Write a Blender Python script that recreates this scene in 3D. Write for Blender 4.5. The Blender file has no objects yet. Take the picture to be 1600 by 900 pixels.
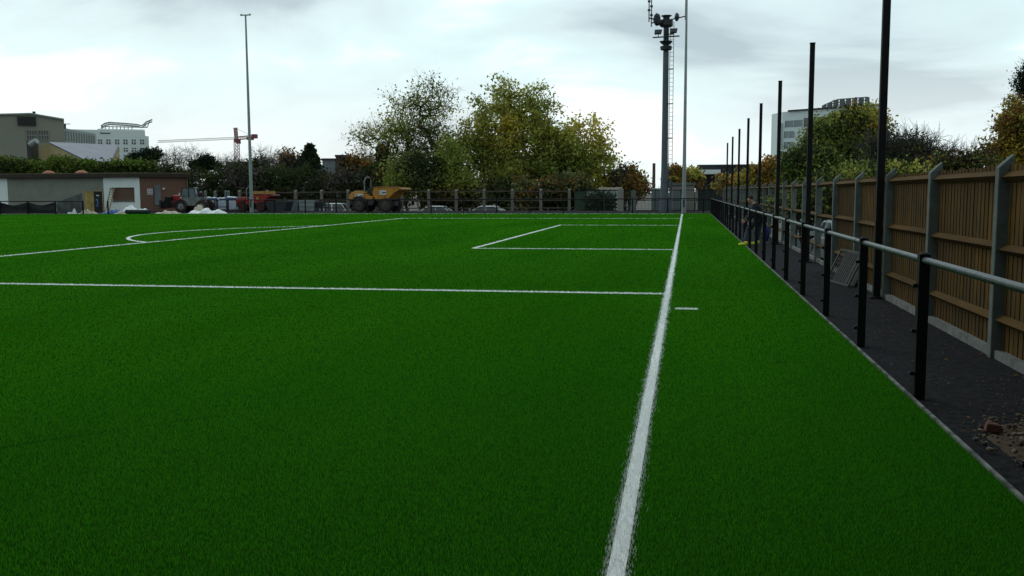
import bpy, math, random
import numpy as np
from mathutils import Vector, Matrix
R = math.radians
random.seed(7); rng = np.random.default_rng(11)
scn = bpy.context.scene
COL = scn.collection

# ---------------------------------------------------------------- camera
F, PITCH, YAW, ROLL, H = 1465.3, 0.10178, 0.18324, -0.004014, 1.541
GX, GY = -0.2575, 34.416            # goal line x, pitch centre y
cy_, sy_, cp_, sp_ = math.cos(YAW), math.sin(YAW), math.cos(PITCH), math.sin(PITCH)
FW = Vector((-sy_*cp_, cy_*cp_, -sp_)); RT0 = Vector((cy_, sy_, 0)); UP0 = RT0.cross(FW)
c_, s_ = math.cos(ROLL), math.sin(ROLL)
RT = RT0*c_ + UP0*s_; UP = UP0*c_ - RT0*s_
cam = bpy.data.cameras.new('camera'); camo = bpy.data.objects.new('camera', cam); COL.objects.link(camo)
camo.matrix_world = Matrix(((RT.x, UP.x, -FW.x, 0), (RT.y, UP.y, -FW.y, 0), (RT.z, UP.z, -FW.z, H), (0, 0, 0, 1)))
cam.sensor_width = 36; cam.lens = F/1600*36; cam.clip_start = 0.05; cam.clip_end = 4000
scn.camera = camo
def ray(x, y): return FW + RT*((x-800)/F) - UP*((y-450)/F)
def at(x, y, Y):                       # photo pixel + distance along the pitch -> world point
    d = ray(x, y); t = Y/d.y
    return Vector((d.x*t, Y, H + d.z*t))
def gp(x, y, z=0.0):
    d = ray(x, y); t = (z-H)/d.z
    return Vector((d.x*t, d.y*t, z))

# ---------------------------------------------------------------- world, sun, exposure
SUN_EL, SUN_AZ = R(40), R(318)         # azimuth clockwise from +Y
SKYLOC = (6.229, 7.418, 3.976)
w = bpy.data.worlds.new('World'); scn.world = w; w.use_nodes = True
nt = w.node_tree; nt.nodes.clear(); N = nt.nodes.new; L = nt.links.new
out = N('ShaderNodeOutputWorld'); bg = N('ShaderNodeBackground'); bg.inputs['Strength'].default_value = 0.1
sky = N('ShaderNodeTexSky'); sky.sky_type = 'NISHITA'; sky.sun_disc = False
sky.sun_elevation = SUN_EL; sky.sun_rotation = SUN_AZ; sky.air_density = 1.0; sky.dust_density = 2.0
tc = N('ShaderNodeTexCoord'); sep = N('ShaderNodeSeparateXYZ'); L(tc.outputs['Generated'], sep.inputs[0])
zm = N('ShaderNodeMath'); zm.operation = 'MAXIMUM'; L(sep.outputs['Z'], zm.inputs[0]); zm.inputs[1].default_value = 0.0
za = N('ShaderNodeMath'); za.operation = 'ADD'; L(zm.outputs[0], za.inputs[0]); za.inputs[1].default_value = 0.38
dv = []
for ax in 'XY':
    m = N('ShaderNodeMath'); m.operation = 'DIVIDE'; L(sep.outputs[ax], m.inputs[0]); L(za.outputs[0], m.inputs[1]); dv.append(m)
cmb = N('ShaderNodeCombineXYZ'); L(dv[0].outputs[0], cmb.inputs[0]); L(dv[1].outputs[0], cmb.inputs[1])
mp = N('ShaderNodeMapping'); L(cmb.outputs[0], mp.inputs['Vector'])
mp.inputs['Location'].default_value = SKYLOC; mp.inputs['Scale'].default_value = (1.5, 2.3, 1)
mp.inputs['Rotation'].default_value = (0, 0, R(-20))
n1 = N('ShaderNodeTexNoise'); n1.inputs['Scale'].default_value = 1.0; n1.inputs['Detail'].default_value = 8
n1.inputs['Roughness'].default_value = 0.5; n1.inputs['Distortion'].default_value = 0.35
L(mp.outputs[0], n1.inputs['Vector'])
cr = N('ShaderNodeValToRGB'); L(n1.outputs['Fac'], cr.inputs[0])
e = cr.color_ramp.elements
e[0].position = 0.37; e[0].color = (0.44, 0.545, 0.585, 1)
e[1].position = 0.625; e[1].color = (1.0, 1.03, 1.03, 1)
x_ = e.new(0.465); x_.color = (0.63, 0.775, 0.80, 1)
x_ = e.new(0.55); x_.color = (0.70, 0.89, 0.905, 1)
# cloud deck brightens towards the horizon
hz = N('ShaderNodeMapRange'); L(zm.outputs[0], hz.inputs['Value'])
hz.inputs['From Min'].default_value = 0.02; hz.inputs['From Max'].default_value = 0.14
hz.inputs['To Min'].default_value = 0.7; hz.inputs['To Max'].default_value = 0.0
mxh = N('ShaderNodeMix'); mxh.data_type = 'RGBA'; L(hz.outputs[0], mxh.inputs['Factor']); L(cr.outputs[0], mxh.inputs['A'])
mxh.inputs['B'].default_value = (0.92, 0.975, 0.98, 1)
sc = N('ShaderNodeMix'); sc.data_type = 'RGBA'; sc.blend_type = 'MULTIPLY'; sc.inputs['Factor'].default_value = 1
L(mxh.outputs['Result'], sc.inputs['A']); sc.inputs['B'].default_value = (10, 10, 10, 1)
# unseen sky behind the camera and fence side dimmed to shade faces turned there
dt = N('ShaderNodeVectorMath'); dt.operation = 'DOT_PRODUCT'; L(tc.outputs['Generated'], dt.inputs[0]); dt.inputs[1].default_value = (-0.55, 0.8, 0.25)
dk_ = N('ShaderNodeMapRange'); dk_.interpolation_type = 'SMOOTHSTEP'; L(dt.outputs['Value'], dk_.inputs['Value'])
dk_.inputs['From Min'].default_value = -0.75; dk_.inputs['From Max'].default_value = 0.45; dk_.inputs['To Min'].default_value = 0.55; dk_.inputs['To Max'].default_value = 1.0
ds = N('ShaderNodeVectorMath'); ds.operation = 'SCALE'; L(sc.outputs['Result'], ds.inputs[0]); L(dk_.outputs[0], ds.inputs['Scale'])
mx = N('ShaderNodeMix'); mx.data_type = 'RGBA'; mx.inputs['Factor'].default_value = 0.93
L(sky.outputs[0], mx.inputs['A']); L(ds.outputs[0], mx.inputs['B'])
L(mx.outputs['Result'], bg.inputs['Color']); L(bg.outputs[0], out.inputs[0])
w.cycles.sampling_method = 'MANUAL'; w.cycles.sample_map_resolution = 256

sun = bpy.data.lights.new('sun', 'SUN'); sun.energy = 0.5; sun.angle = R(25); sun.color = (1, 0.96, 0.9)
suno = bpy.data.objects.new('sun', sun); COL.objects.link(suno)
sd = Vector((math.sin(SUN_AZ)*math.cos(SUN_EL), math.cos(SUN_AZ)*math.cos(SUN_EL), math.sin(SUN_EL)))
suno.rotation_euler = sd.to_track_quat('Z', 'Y').to_euler(); suno.location = (0, 0, 60)
vs = scn.view_settings; vs.view_transform = 'Standard'; vs.look = 'None'; vs.exposure = 0.18; vs.gamma = 1.0; vs.use_curve_mapping = False
scn.cycles.max_bounces = 6; scn.cycles.diffuse_bounces = 3; scn.cycles.transparent_max_bounces = 6
scn.cycles.use_denoising = True

# ---------------------------------------------------------------- materials
MATS = {}
def mat(name, col, rough=0.8, col2=None, scale=3.0, stretch=(1, 1, 1), metal=0.0, bump=0.0, bscale=None, island=0.0, spec=0.3, lo=0.35, hi=0.65, coat=0.0):
    m = bpy.data.materials.new(name); m.use_nodes = True; t = m.node_tree; b = t.nodes['Principled BSDF']
    b.inputs['Roughness'].default_value = rough; b.inputs['Metallic'].default_value = metal
    b.inputs['Specular IOR Level'].default_value = spec; b.inputs['Coat Weight'].default_value = coat
    c2 = col2 or tuple(c*0.72 for c in col)
    tcn = t.nodes.new('ShaderNodeTexCoord'); mpn = t.nodes.new('ShaderNodeMapping'); t.links.new(tcn.outputs['Object'], mpn.inputs['Vector'])
    mpn.inputs['Scale'].default_value = stretch
    nz = t.nodes.new('ShaderNodeTexNoise'); nz.inputs['Scale'].default_value = scale; nz.inputs['Detail'].default_value = 6; nz.inputs['Roughness'].default_value = 0.6
    t.links.new(mpn.outputs[0], nz.inputs['Vector'])
    mr = t.nodes.new('ShaderNodeMapRange'); mr.inputs['From Min'].default_value = lo; mr.inputs['From Max'].default_value = hi
    t.links.new(nz.outputs['Fac'], mr.inputs['Value'])
    mxn = t.nodes.new('ShaderNodeMix'); mxn.data_type = 'RGBA'; mxn.inputs['A'].default_value = (*col, 1); mxn.inputs['B'].default_value = (*c2, 1)
    t.links.new(mr.outputs[0], mxn.inputs['Factor']); res = mxn.outputs['Result']
    if island:
        g = t.nodes.new('ShaderNodeNewGeometry'); mi = t.nodes.new('ShaderNodeMapRange')
        mi.inputs['To Min'].default_value = 1-island; mi.inputs['To Max'].default_value = 1+island
        t.links.new(g.outputs['Random Per Island'], mi.inputs['Value'])
        hs = t.nodes.new('ShaderNodeHueSaturation'); t.links.new(res, hs.inputs['Color']); t.links.new(mi.outputs[0], hs.inputs['Value']); res = hs.outputs[0]
    t.links.new(res, b.inputs['Base Color'])
    if bump:
        nb = t.nodes.new('ShaderNodeTexNoise'); nb.inputs['Scale'].default_value = bscale or scale*6; nb.inputs['Detail'].default_value = 5
        t.links.new(mpn.outputs[0], nb.inputs['Vector'])
        bp = t.nodes.new('ShaderNodeBump'); bp.inputs['Strength'].default_value = bump; bp.inputs['Distance'].default_value = 0.02
        t.links.new(nb.outputs['Fac'], bp.inputs['Height']); t.links.new(bp.outputs[0], b.inputs['Normal'])
    MATS[name] = m; return m
def leafmat(name, col, var=0.35, hue=0.02, trans=0.45, rough=0.6):
    m = bpy.data.materials.new(name); m.use_nodes = True; t = m.node_tree; t.nodes.clear()
    o = t.nodes.new('ShaderNodeOutputMaterial'); g = t.nodes.new('ShaderNodeNewGeometry')
    a = t.nodes.new('ShaderNodeMapRange'); a.inputs['To Min'].default_value = 1-var; a.inputs['To Max'].default_value = 1+var
    t.links.new(g.outputs['Random Per Island'], a.inputs['Value'])
    mm = t.nodes.new('ShaderNodeMath'); mm.operation = 'MULTIPLY'; mm.inputs[1].default_value = 7.31; t.links.new(g.outputs['Random Per Island'], mm.inputs[0])
    fr = t.nodes.new('ShaderNodeMath'); fr.operation = 'FRACT'; t.links.new(mm.outputs[0], fr.inputs[0])
    h = t.nodes.new('ShaderNodeMapRange'); h.inputs['To Min'].default_value = 0.5-hue; h.inputs['To Max'].default_value = 0.5+hue; t.links.new(fr.outputs[0], h.inputs['Value'])
    hs = t.nodes.new('ShaderNodeHueSaturation'); hs.inputs['Color'].default_value = (*col, 1)
    t.links.new(a.outputs[0], hs.inputs['Value']); t.links.new(h.outputs[0], hs.inputs['Hue'])
    d = t.nodes.new('ShaderNodeBsdfDiffuse'); tr = t.nodes.new('ShaderNodeBsdfTranslucent'); mxs = t.nodes.new('ShaderNodeMixShader'); mxs.inputs[0].default_value = trans
    t.links.new(hs.outputs[0], d.inputs[0]); t.links.new(hs.outputs[0], tr.inputs[0]); t.links.new(d.outputs[0], mxs.inputs[1]); t.links.new(tr.outputs[0], mxs.inputs[2])
    t.links.new(mxs.outputs[0], o.inputs[0]); MATS[name] = m; return m
def glassmat(name, col=(0.03, 0.045, 0.05)):
    return mat(name, col, 0.08, tuple(c*1.4 for c in col), 0.6, spec=0.6)
M = MATS
mat('asphalt', (0.0055, 0.006, 0.008), 0.95, (0.024, 0.024, 0.027), 14, spec=0.1, bump=1.0, bscale=70, lo=0.35, hi=0.68)
mat('yard', (0.085, 0.08, 0.07), 0.95, (0.13, 0.12, 0.10), 0.6, bump=0.3)
mat('bank_soil', (0.030, 0.040, 0.015), 0.95, (0.06, 0.05, 0.025), 0.8, bump=0.5)
mat('infill', (0.008, 0.042, 0.003), 1.0, (0.010, 0.050, 0.004), 30, spec=0.0)
mat('concrete', (0.155, 0.178, 0.165), 0.9, (0.09, 0.108, 0.10), 5, spec=0.1, bump=0.3, lo=0.3, hi=0.7)
mat('gravel_concrete', (0.19, 0.195, 0.185), 0.9, (0.11, 0.115, 0.105), 6, spec=0.1)
mat('grille_grey', (0.085, 0.09, 0.09), 0.7)
mat('rim_dirty', (0.085, 0.075, 0.06), 0.85, (0.05, 0.045, 0.038), 6)
mat('kerb_stone', (0.2, 0.21, 0.2), 0.9, (0.06, 0.07, 0.06), 7, spec=0.1, lo=0.4, hi=0.6)
mat('far_concrete', (0.19, 0.175, 0.155), 0.9, (0.14, 0.13, 0.115), 3, spec=0.1)
mat('concrete_edge', (0.34, 0.35, 0.33), 0.85, (0.2, 0.21, 0.2), 6, bump=0.3)
mat('white_sheet', (0.84, 0.86, 0.86), 0.5, (0.68, 0.71, 0.71), 3, bump=0.2)
mat('line_paint', (0.86, 0.88, 0.87), 0.9, (0.78, 0.81, 0.8), 8, spec=0.1)
mat('black_metal', (0.007, 0.0075, 0.008), 0.6, (0.012, 0.012, 0.012), 6, spec=0.12)
mat('galv', (0.045, 0.06, 0.063), 0.38, (0.014, 0.022, 0.024), 22, metal=0.2, lo=0.4, hi=0.6)
mat('galv_pole', (0.30, 0.35, 0.35), 0.5, (0.24, 0.28, 0.28), 2, metal=0.2)
mat('mast_paint', (0.095, 0.12, 0.14), 0.55, (0.08, 0.10, 0.118), 1.5)
mat('dark_steel', (0.035, 0.045, 0.05), 0.5, (0.025, 0.03, 0.035), 2)
def woodmat(name, a, b, isl):
    mat(name, a, 0.85, b, 5, (1, 1, 0.12), island=isl, spec=0.1, bump=0.25, bscale=30, lo=0.25, hi=0.8)
def weather(m):      # each bay aged differently, with broad damp patches and small knots
    t = m.node_tree; b = t.nodes['Principled BSDF']; src = b.inputs['Base Color'].links[0].from_socket
    oi = t.nodes.new('ShaderNodeObjectInfo'); hs = t.nodes.new('ShaderNodeHueSaturation'); t.links.new(src, hs.inputs['Color'])
    mr = t.nodes.new('ShaderNodeMapRange'); mr.inputs['To Min'].default_value = 0.72; mr.inputs['To Max'].default_value = 1.25; t.links.new(oi.outputs['Random'], mr.inputs['Value']); t.links.new(mr.outputs[0], hs.inputs['Value'])
    g = t.nodes.new('ShaderNodeNewGeometry'); nz = t.nodes.new('ShaderNodeTexNoise'); nz.inputs['Scale'].default_value = 1.7; nz.inputs['Detail'].default_value = 5; t.links.new(g.outputs['Position'], nz.inputs['Vector'])
    m2 = t.nodes.new('ShaderNodeMapRange'); m2.inputs['From Min'].default_value = 0.42; m2.inputs['From Max'].default_value = 0.62; m2.inputs['To Max'].default_value = 0.6; t.links.new(nz.outputs['Fac'], m2.inputs['Value'])
    mx2 = t.nodes.new('ShaderNodeMix'); mx2.data_type = 'RGBA'; t.links.new(m2.outputs[0], mx2.inputs['Factor']); t.links.new(hs.outputs[0], mx2.inputs['A']); mx2.inputs['B'].default_value = (0.040, 0.030, 0.014, 1)
    mp2 = t.nodes.new('ShaderNodeMapping'); mp2.inputs['Scale'].default_value = (1, 9, 4); t.links.new(g.outputs['Position'], mp2.inputs['Vector'])
    vo = t.nodes.new('ShaderNodeTexVoronoi'); t.links.new(mp2.outputs[0], vo.inputs['Vector']); vo.inputs['Scale'].default_value = 1.0
    kn = t.nodes.new('ShaderNodeMapRange'); kn.inputs['From Min'].default_value = 0.06; kn.inputs['From Max'].default_value = 0.16; kn.inputs['To Min'].default_value = 0.7; kn.inputs['To Max'].default_value = 0.0; t.links.new(vo.outputs['Distance'], kn.inputs['Value'])
    mx3 = t.nodes.new('ShaderNodeMix'); mx3.data_type = 'RGBA'; t.links.new(kn.outputs[0], mx3.inputs['Factor']); t.links.new(mx2.outputs['Result'], mx3.inputs['A']); mx3.inputs['B'].default_value = (0.018, 0.010, 0.005, 1)
    t.links.new(mx3.outputs['Result'], b.inputs['Base Color'])
woodmat('fence_board', (0.130, 0.072, 0.017), (0.058, 0.032, 0.009), 0.18); weather(MATS['fence_board'])
mat('fence_rail', (0.092, 0.052, 0.0145), 0.85, (0.045, 0.025, 0.0075), 4, (1, 0.15, 1), spec=0.1, bump=0.25, lo=0.3, hi=0.7)
mat('weathered_rail', (0.10, 0.085, 0.065), 0.85, (0.07, 0.055, 0.04), 3)
mat('rubber', (0.018, 0.016, 0.015), 0.9, (0.05, 0.042, 0.035), 5)
mat('yellow_paint', (0.50, 0.235, 0.025), 0.55, (0.34, 0.16, 0.03), 2.5, lo=0.4, hi=0.7)
mat('dusty_yellow', (0.36, 0.20, 0.06), 0.75, (0.24, 0.15, 0.06), 3)
mat('red_paint', (0.36, 0.022, 0.02), 0.45, (0.22, 0.018, 0.016), 2.5)
mat('dark_red', (0.10, 0.012, 0.014), 0.6, (0.05, 0.01, 0.01), 3)
mat('tan_board', (0.5, 0.31, 0.10), 0.8, (0.27, 0.165, 0.06), 3)
mat('chassis', (0.030, 0.033, 0.034), 0.7, (0.05, 0.047, 0.042), 4)
mat('grey_paint', (0.22, 0.24, 0.235), 0.6, (0.10, 0.11, 0.11), 2.5)
mat('rim_grey', (0.25, 0.25, 0.25), 0.6, (0.14, 0.13, 0.12), 6)
mat('sign_white', (0.7, 0.7, 0.68), 0.6, (0.6, 0.6, 0.58), 4)
mat('mark_grey', (0.12, 0.15, 0.15), 0.7); mat('mark_red', (0.35, 0.03, 0.03), 0.7); mat('mark_black', (0.02, 0.02, 0.022), 0.7)
mat('mark_blue', (0.12, 0.2, 0.42), 0.7)
glassmat('glass'); glassmat('pale_glass', (0.10, 0.15, 0.16)); glassmat('cab_glass', (0.06, 0.10, 0.105))
mat('car_silver', (0.42, 0.46, 0.47), 0.3, (0.38, 0.42, 0.43), 1, metal=0.3, coat=0.5)
mat('car_white', (0.72, 0.74, 0.74), 0.3, (0.68, 0.7, 0.7), 1, coat=0.5)
mat('car_green', (0.25, 0.32, 0.33), 0.3, (0.22, 0.28, 0.29), 1, metal=0.2, coat=0.5)
mat('render_grey', (0.25, 0.265, 0.225), 0.9, (0.18, 0.195, 0.165), 0.9, lo=0.3, hi=0.7)
mat('render_white', (0.80, 0.88, 0.86), 0.85, (0.72, 0.8, 0.78), 0.8)
mat('fascia', (0.03, 0.022, 0.017), 0.7, (0.045, 0.03, 0.02), 1.5)
mat('felt', (0.12, 0.11, 0.08), 0.9, (0.16, 0.15, 0.1), 1)
mat('brown_board', (0.15, 0.085, 0.055), 0.85, (0.12, 0.085, 0.065), 1.0)
mat('plywood', (0.42, 0.32, 0.11), 0.8, (0.24, 0.18, 0.06), 2)
mat('ladder_wood', (0.42, 0.34, 0.19), 0.8, (0.33, 0.26, 0.13), 3)
mat('terracotta', (0.42, 0.16, 0.10), 0.8, (0.35, 0.13, 0.09), 3)
def brickmat(name, a, b, mortar, s):
    m = mat(name, a, 0.9, b, 2); t = m.node_tree; br = t.nodes.new('ShaderNodeTexBrick')
    tcn = t.nodes.new('ShaderNodeTexCoord'); mpn = t.nodes.new('ShaderNodeMapping'); mpn.inputs['Rotation'].default_value = (R(90), 0, 0)
    t.links.new(tcn.outputs['Object'], mpn.inputs['Vector']); t.links.new(mpn.outputs[0], br.inputs['Vector'])
    br.inputs['Color1'].default_value = (*a, 1); br.inputs['Color2'].default_value = (*b, 1); br.inputs['Mortar'].default_value = (*mortar, 1)
    br.inputs['Scale'].default_value = s; br.inputs['Mortar Size'].default_value = 0.012
    t.links.new(br.outputs['Color'], t.nodes['Principled BSDF'].inputs['Base Color'])
brickmat('brick', (0.20, 0.098, 0.068), (0.155, 0.085, 0.062), (0.17, 0.13, 0.11), 4)
mat('brick_plain', (0.12, 0.07, 0.055), 0.9, (0.095, 0.055, 0.045), 0.5)
mat('hall_grey', (0.27, 0.275, 0.225), 0.9, (0.225, 0.24, 0.205), 0.12, lo=0.3, hi=0.7)
mat('hall_wing', (0.29, 0.34, 0.315), 0.8, (0.25, 0.30, 0.28), 0.2)
mat('hall_glass', (0.12, 0.155, 0.15), 0.5, (0.10, 0.13, 0.125), 0.5, spec=0.1)
mat('sand_wall', (0.36, 0.30, 0.155), 0.9, (0.3, 0.25, 0.13), 0.3)
mat('slate', (0.215, 0.235, 0.285), 0.7, (0.18, 0.195, 0.24), 0.5)
mat('white_wall', (0.72, 0.80, 0.78), 0.85, (0.66, 0.74, 0.72), 0.15)
mat('office_white', (0.68, 0.76, 0.75), 0.8, (0.62, 0.7, 0.69), 0.2)
mat('dark_clad', (0.020, 0.024, 0.030), 0.6, (0.026, 0.03, 0.036), 0.3)
mat('dark_block', (0.05, 0.05, 0.048), 0.9, (0.04, 0.04, 0.04), 0.4)
mat('crane_red', (0.24, 0.07, 0.07), 0.8, (0.2, 0.07, 0.07), 1); mat('crane_pale', (0.42, 0.30, 0.28), 0.7, (0.36, 0.28, 0.27), 1)
mat('kiosk', (0.27, 0.25, 0.225), 0.9, (0.22, 0.205, 0.185), 0.8)
mat('container_white', (0.40, 0.47, 0.45), 0.7, (0.33, 0.39, 0.37), 1.0)
mat('green_metal', (0.025, 0.06, 0.035), 0.6, (0.02, 0.045, 0.028), 1)
mat('tank_grey', (0.17, 0.195, 0.205), 0.6, (0.13, 0.145, 0.155), 1.2)
mat('blue_tarp', (0.03, 0.10, 0.30), 0.5, (0.02, 0.07, 0.22), 3, bump=0.3)
mat('cream_sheet', (0.52, 0.48, 0.38), 0.7, (0.42, 0.38, 0.3), 3, bump=0.3)
mat('wrap_white', (0.55, 0.60, 0.68), 0.35, (0.40, 0.46, 0.58), 2)
mat('roll_green', (0.01, 0.03, 0.03), 0.7)
mat('net_dark', (0.018, 0.02, 0.022), 0.95, (0.03, 0.032, 0.033), 2)
mat('grey_sheet', (0.10, 0.115, 0.11), 0.8, (0.08, 0.09, 0.09), 1.5)
mat('bark', (0.045, 0.036, 0.026), 0.95, (0.028, 0.023, 0.018), 4)
mat('bark_grey', (0.075, 0.068, 0.062), 0.95, (0.05, 0.046, 0.042), 3)
mat('bark_pale', (0.10, 0.092, 0.082), 0.95, (0.07, 0.065, 0.06), 3)
mat('skin', (0.35, 0.2, 0.14), 0.6); mat('jacket', (0.010, 0.010, 0.014), 0.8, (0.015, 0.014, 0.018), 6); mat('jeans', (0.03, 0.045, 0.07), 0.85, (0.012, 0.018, 0.03), 5)
mat('hivis', (0.55, 0.65, 0.02), 0.6, (0.48, 0.56, 0.02), 5); mat('hair', (0.03, 0.024, 0.02), 0.8)
mat('soil', (0.05, 0.038, 0.026), 0.95, (0.095, 0.07, 0.046), 12, spec=0.1, bump=0.6); mat('stone', (0.17, 0.145, 0.11), 0.95, (0.07, 0.058, 0.045), 9, island=0.6, spec=0.1)
mat('brick_bit', (0.13, 0.055, 0.03), 0.95, (0.08, 0.04, 0.025), 14, bump=0.4)
mat('blue_cloth', (0.02, 0.025, 0.14), 0.9)
leafmat('leaf_green', (0.25, 0.30, 0.07)); leafmat('leaf_olive', (0.40, 0.40, 0.085)); leafmat('leaf_yellow', (0.52, 0.44, 0.065))
leafmat('leaf_dull', (0.19, 0.205, 0.085)); leafmat('leaf_brown', (0.22, 0.13, 0.045)); leafmat('leaf_orange', (0.42, 0.24, 0.04))
leafmat('leaf_dark', (0.050, 0.066, 0.028), trans=0.3); leafmat('leaf_pine', (0.028, 0.046, 0.032), trans=0.2); leafmat('leaf_hedge', (0.12, 0.18, 0.035), trans=0.3)
leafmat('leaf_yew', (0.045, 0.055, 0.02), trans=0.25); leafmat('leaf_bush', (0.20, 0.235, 0.06)); leafmat('leaf_grey', (0.06, 0.062, 0.05)); leafmat('leaf_twig', (0.09, 0.085, 0.072), trans=0.1)
leafmat('leaf_gold', (0.38, 0.26, 0.035)); leafmat('leaf_litter', (0.11, 0.055, 0.022), 0.5, 0.02, 0.1); leafmat('leaf_weed', (0.035, 0.05, 0.03))

# ---------------------------------------------------------------- mesh helpers
def wloc(o):
    v = Vector((0, 0, 0))
    while o is not None: v = v + o.location; o = o.parent
    return v
def mk(name, verts, faces, mats, parent=None, mi=None, loc=None, world=True, smooth=False, bevel=0.0, recalc=True):
    me = bpy.data.meshes.new(name); V = np.asarray(verts, dtype=float)
    off = np.array(wloc(parent)) if (parent is not None and world) else (np.array(loc) if loc is not None else np.zeros(3))
    me.from_pydata((V-off).tolist(), [], faces)
    for m_ in mats: me.materials.append(M[m_])
    if mi is not None and len(mats) > 1: me.polygons.foreach_set('material_index', mi)
    if smooth: me.polygons.foreach_set('use_smooth', [True]*len(me.polygons))
    if recalc:
        import bmesh
        b = bmesh.new(); b.from_mesh(me); bmesh.ops.recalc_face_normals(b, faces=b.faces); b.to_mesh(me); b.free()
    o = bpy.data.objects.new(name, me); COL.objects.link(o)
    if parent is not None: o.parent = parent
    elif loc is not None: o.location = loc
    if bevel:
        bm_ = o.modifiers.new('soft', 'BEVEL'); bm_.width = bevel; bm_.segments = 2; bm_.limit_method = 'ANGLE'
    return o
class MB:
    def __init__(s): s.v = []; s.f = []; s.m = []
    def add(s, vs_, fs_, mi=0):
        n = len(s.v); s.v += [tuple(p) for p in vs_]; s.f += [tuple(i+n for i in f) for f in fs_]; s.m += [mi]*len(fs_); return s
    def box(s, a, b, mi=0):
        (x0, y0, z0), (x1, y1, z1) = a, b
        return s.add([(x0, y0, z0), (x1, y0, z0), (x1, y1, z0), (x0, y1, z0), (x0, y0, z1), (x1, y0, z1), (x1, y1, z1), (x0, y1, z1)],
                     [(0, 3, 2, 1), (4, 5, 6, 7), (0, 1, 5, 4), (1, 2, 6, 5), (2, 3, 7, 6), (3, 0, 4, 7)], mi)
    def bar(s, p, q, wd, ht, mi=0, up=(0, 0, 1)):
        p, q = Vector(p), Vector(q); d = (q-p).normalized(); u = Vector(up)
        if abs(d.dot(u)) > 0.98: u = Vector((1, 0, 0))
        a = d.cross(u).normalized(); b = a.cross(d).normalized(); vs_ = []
        for c in (p, q):
            for i, j in ((-1, -1), (1, -1), (1, 1), (-1, 1)): vs_.append(c + a*(i*wd/2) + b*(j*ht/2))
        return s.add(vs_, [(0, 1, 2, 3), (4, 7, 6, 5), (0, 4, 5, 1), (1, 5, 6, 2), (2, 6, 7, 3), (3, 7, 4, 0)], mi)
    def cyl(s, p, q, r0, r1=None, n=10, mi=0, caps=True):
        r1 = r0 if r1 is None else r1; p, q = Vector(p), Vector(q); d = (q-p).normalized()
        u = Vector((0, 0, 1)) if abs(d.z) < 0.95 else Vector((1, 0, 0)); a = d.cross(u).normalized(); b = a.cross(d).normalized(); vs_ = []
        for c, r in ((p, r0), (q, r1)):
            for k in range(n): t = 2*math.pi*k/n; vs_.append(c + a*(r*math.cos(t)) + b*(r*math.sin(t)))
        fs_ = [(k, (k+1) % n, n+(k+1) % n, n+k) for k in range(n)]
        if caps: fs_ += [tuple(range(n))[::-1], tuple(range(n, 2*n))]
        return s.add(vs_, fs_, mi)
    def tube(s, pts, r, n=8, mi=0):
        for a, b in zip(pts[:-1], pts[1:]): s.cyl(a, b, r if not isinstance(r, (list, tuple)) else r[0], None, n, mi)
        return s
    def prism(s, pts, y0, y1, mi=0):      # pts in (x, z), extruded along y
        n = len(pts)
        return s.add([(x, y0, z) for x, z in pts]+[(x, y1, z) for x, z in pts],
                     [tuple(range(n)), tuple(range(n, 2*n))[::-1]]+[(i, n+i, n+(i+1) % n, (i+1) % n) for i in range(n)], mi)
    def foot(s, pts, z0, z1, mi=0):       # footprint (x, y) extruded in z
        n = len(pts)
        return s.add([(x, y, z0) for x, y in pts]+[(x, y, z1) for x, y in pts],
                     [tuple(range(n))[::-1], tuple(range(n, 2*n))]+[(i, (i+1) % n, n+(i+1) % n, n+i) for i in range(n)], mi)
    def lathe(s, c, prof, axis='z', n=20, mi=0):   # prof: list of (r, h)
        vs_ = []; c = Vector(c)
        for r, h in prof:
            for k in range(n):
                t = 2*math.pi*k/n; a, b = r*math.cos(t), r*math.sin(t)
                vs_.append(c + (Vector((a, b, h)) if axis == 'z' else Vector((a, h, b))))
        fs_ = []
        for i in range(len(prof)-1):
            for k in range(n): fs_.append((i*n+k, i*n+(k+1) % n, (i+1)*n+(k+1) % n, (i+1)*n+k))
        fs_ += [tuple(range(n))[::-1], tuple((len(prof)-1)*n+k for k in range(n))]
        return s.add(vs_, fs_, mi)
    def build(s, name, mats, parent=None, **k):
        if isinstance(mats, str): mats = [mats]
        return mk(name, s.v, s.f, mats, parent, s.m, **k)
def tag(o, label, cat, group=None, kind=None):
    o['label'] = label; o['category'] = cat
    if group: o['group'] = group
    if kind: o['kind'] = kind
    return o
def thing(name, label, cat, loc=(0, 0, 0), rz=0.0, group=None):
    o = bpy.data.objects.new(name, None); COL.objects.link(o); o.location = loc; o.rotation_euler = (0, 0, rz)
    o.empty_display_size = 0.3; return tag(o, label, cat, group, 'thing')
def struct(o): o['kind'] = 'structure'; return o
def clone(root, loc, label, rz=None):
    r = root.copy(); COL.objects.link(r); r.location = loc; r['label'] = label
    if rz is not None: r.rotation_euler = (0, 0, rz)
    for ch in list(root.children):
        c = ch.copy(); COL.objects.link(c); c.parent = r
        for g in ch.children: d = g.copy(); COL.objects.link(d); d.parent = c
    return r

# ================================================================ SETTING
LOW = -1.25                                  # car park level round the raised pitch
YE, XE = 67.4, 1.66                          # far and near edges of the turf
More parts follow.
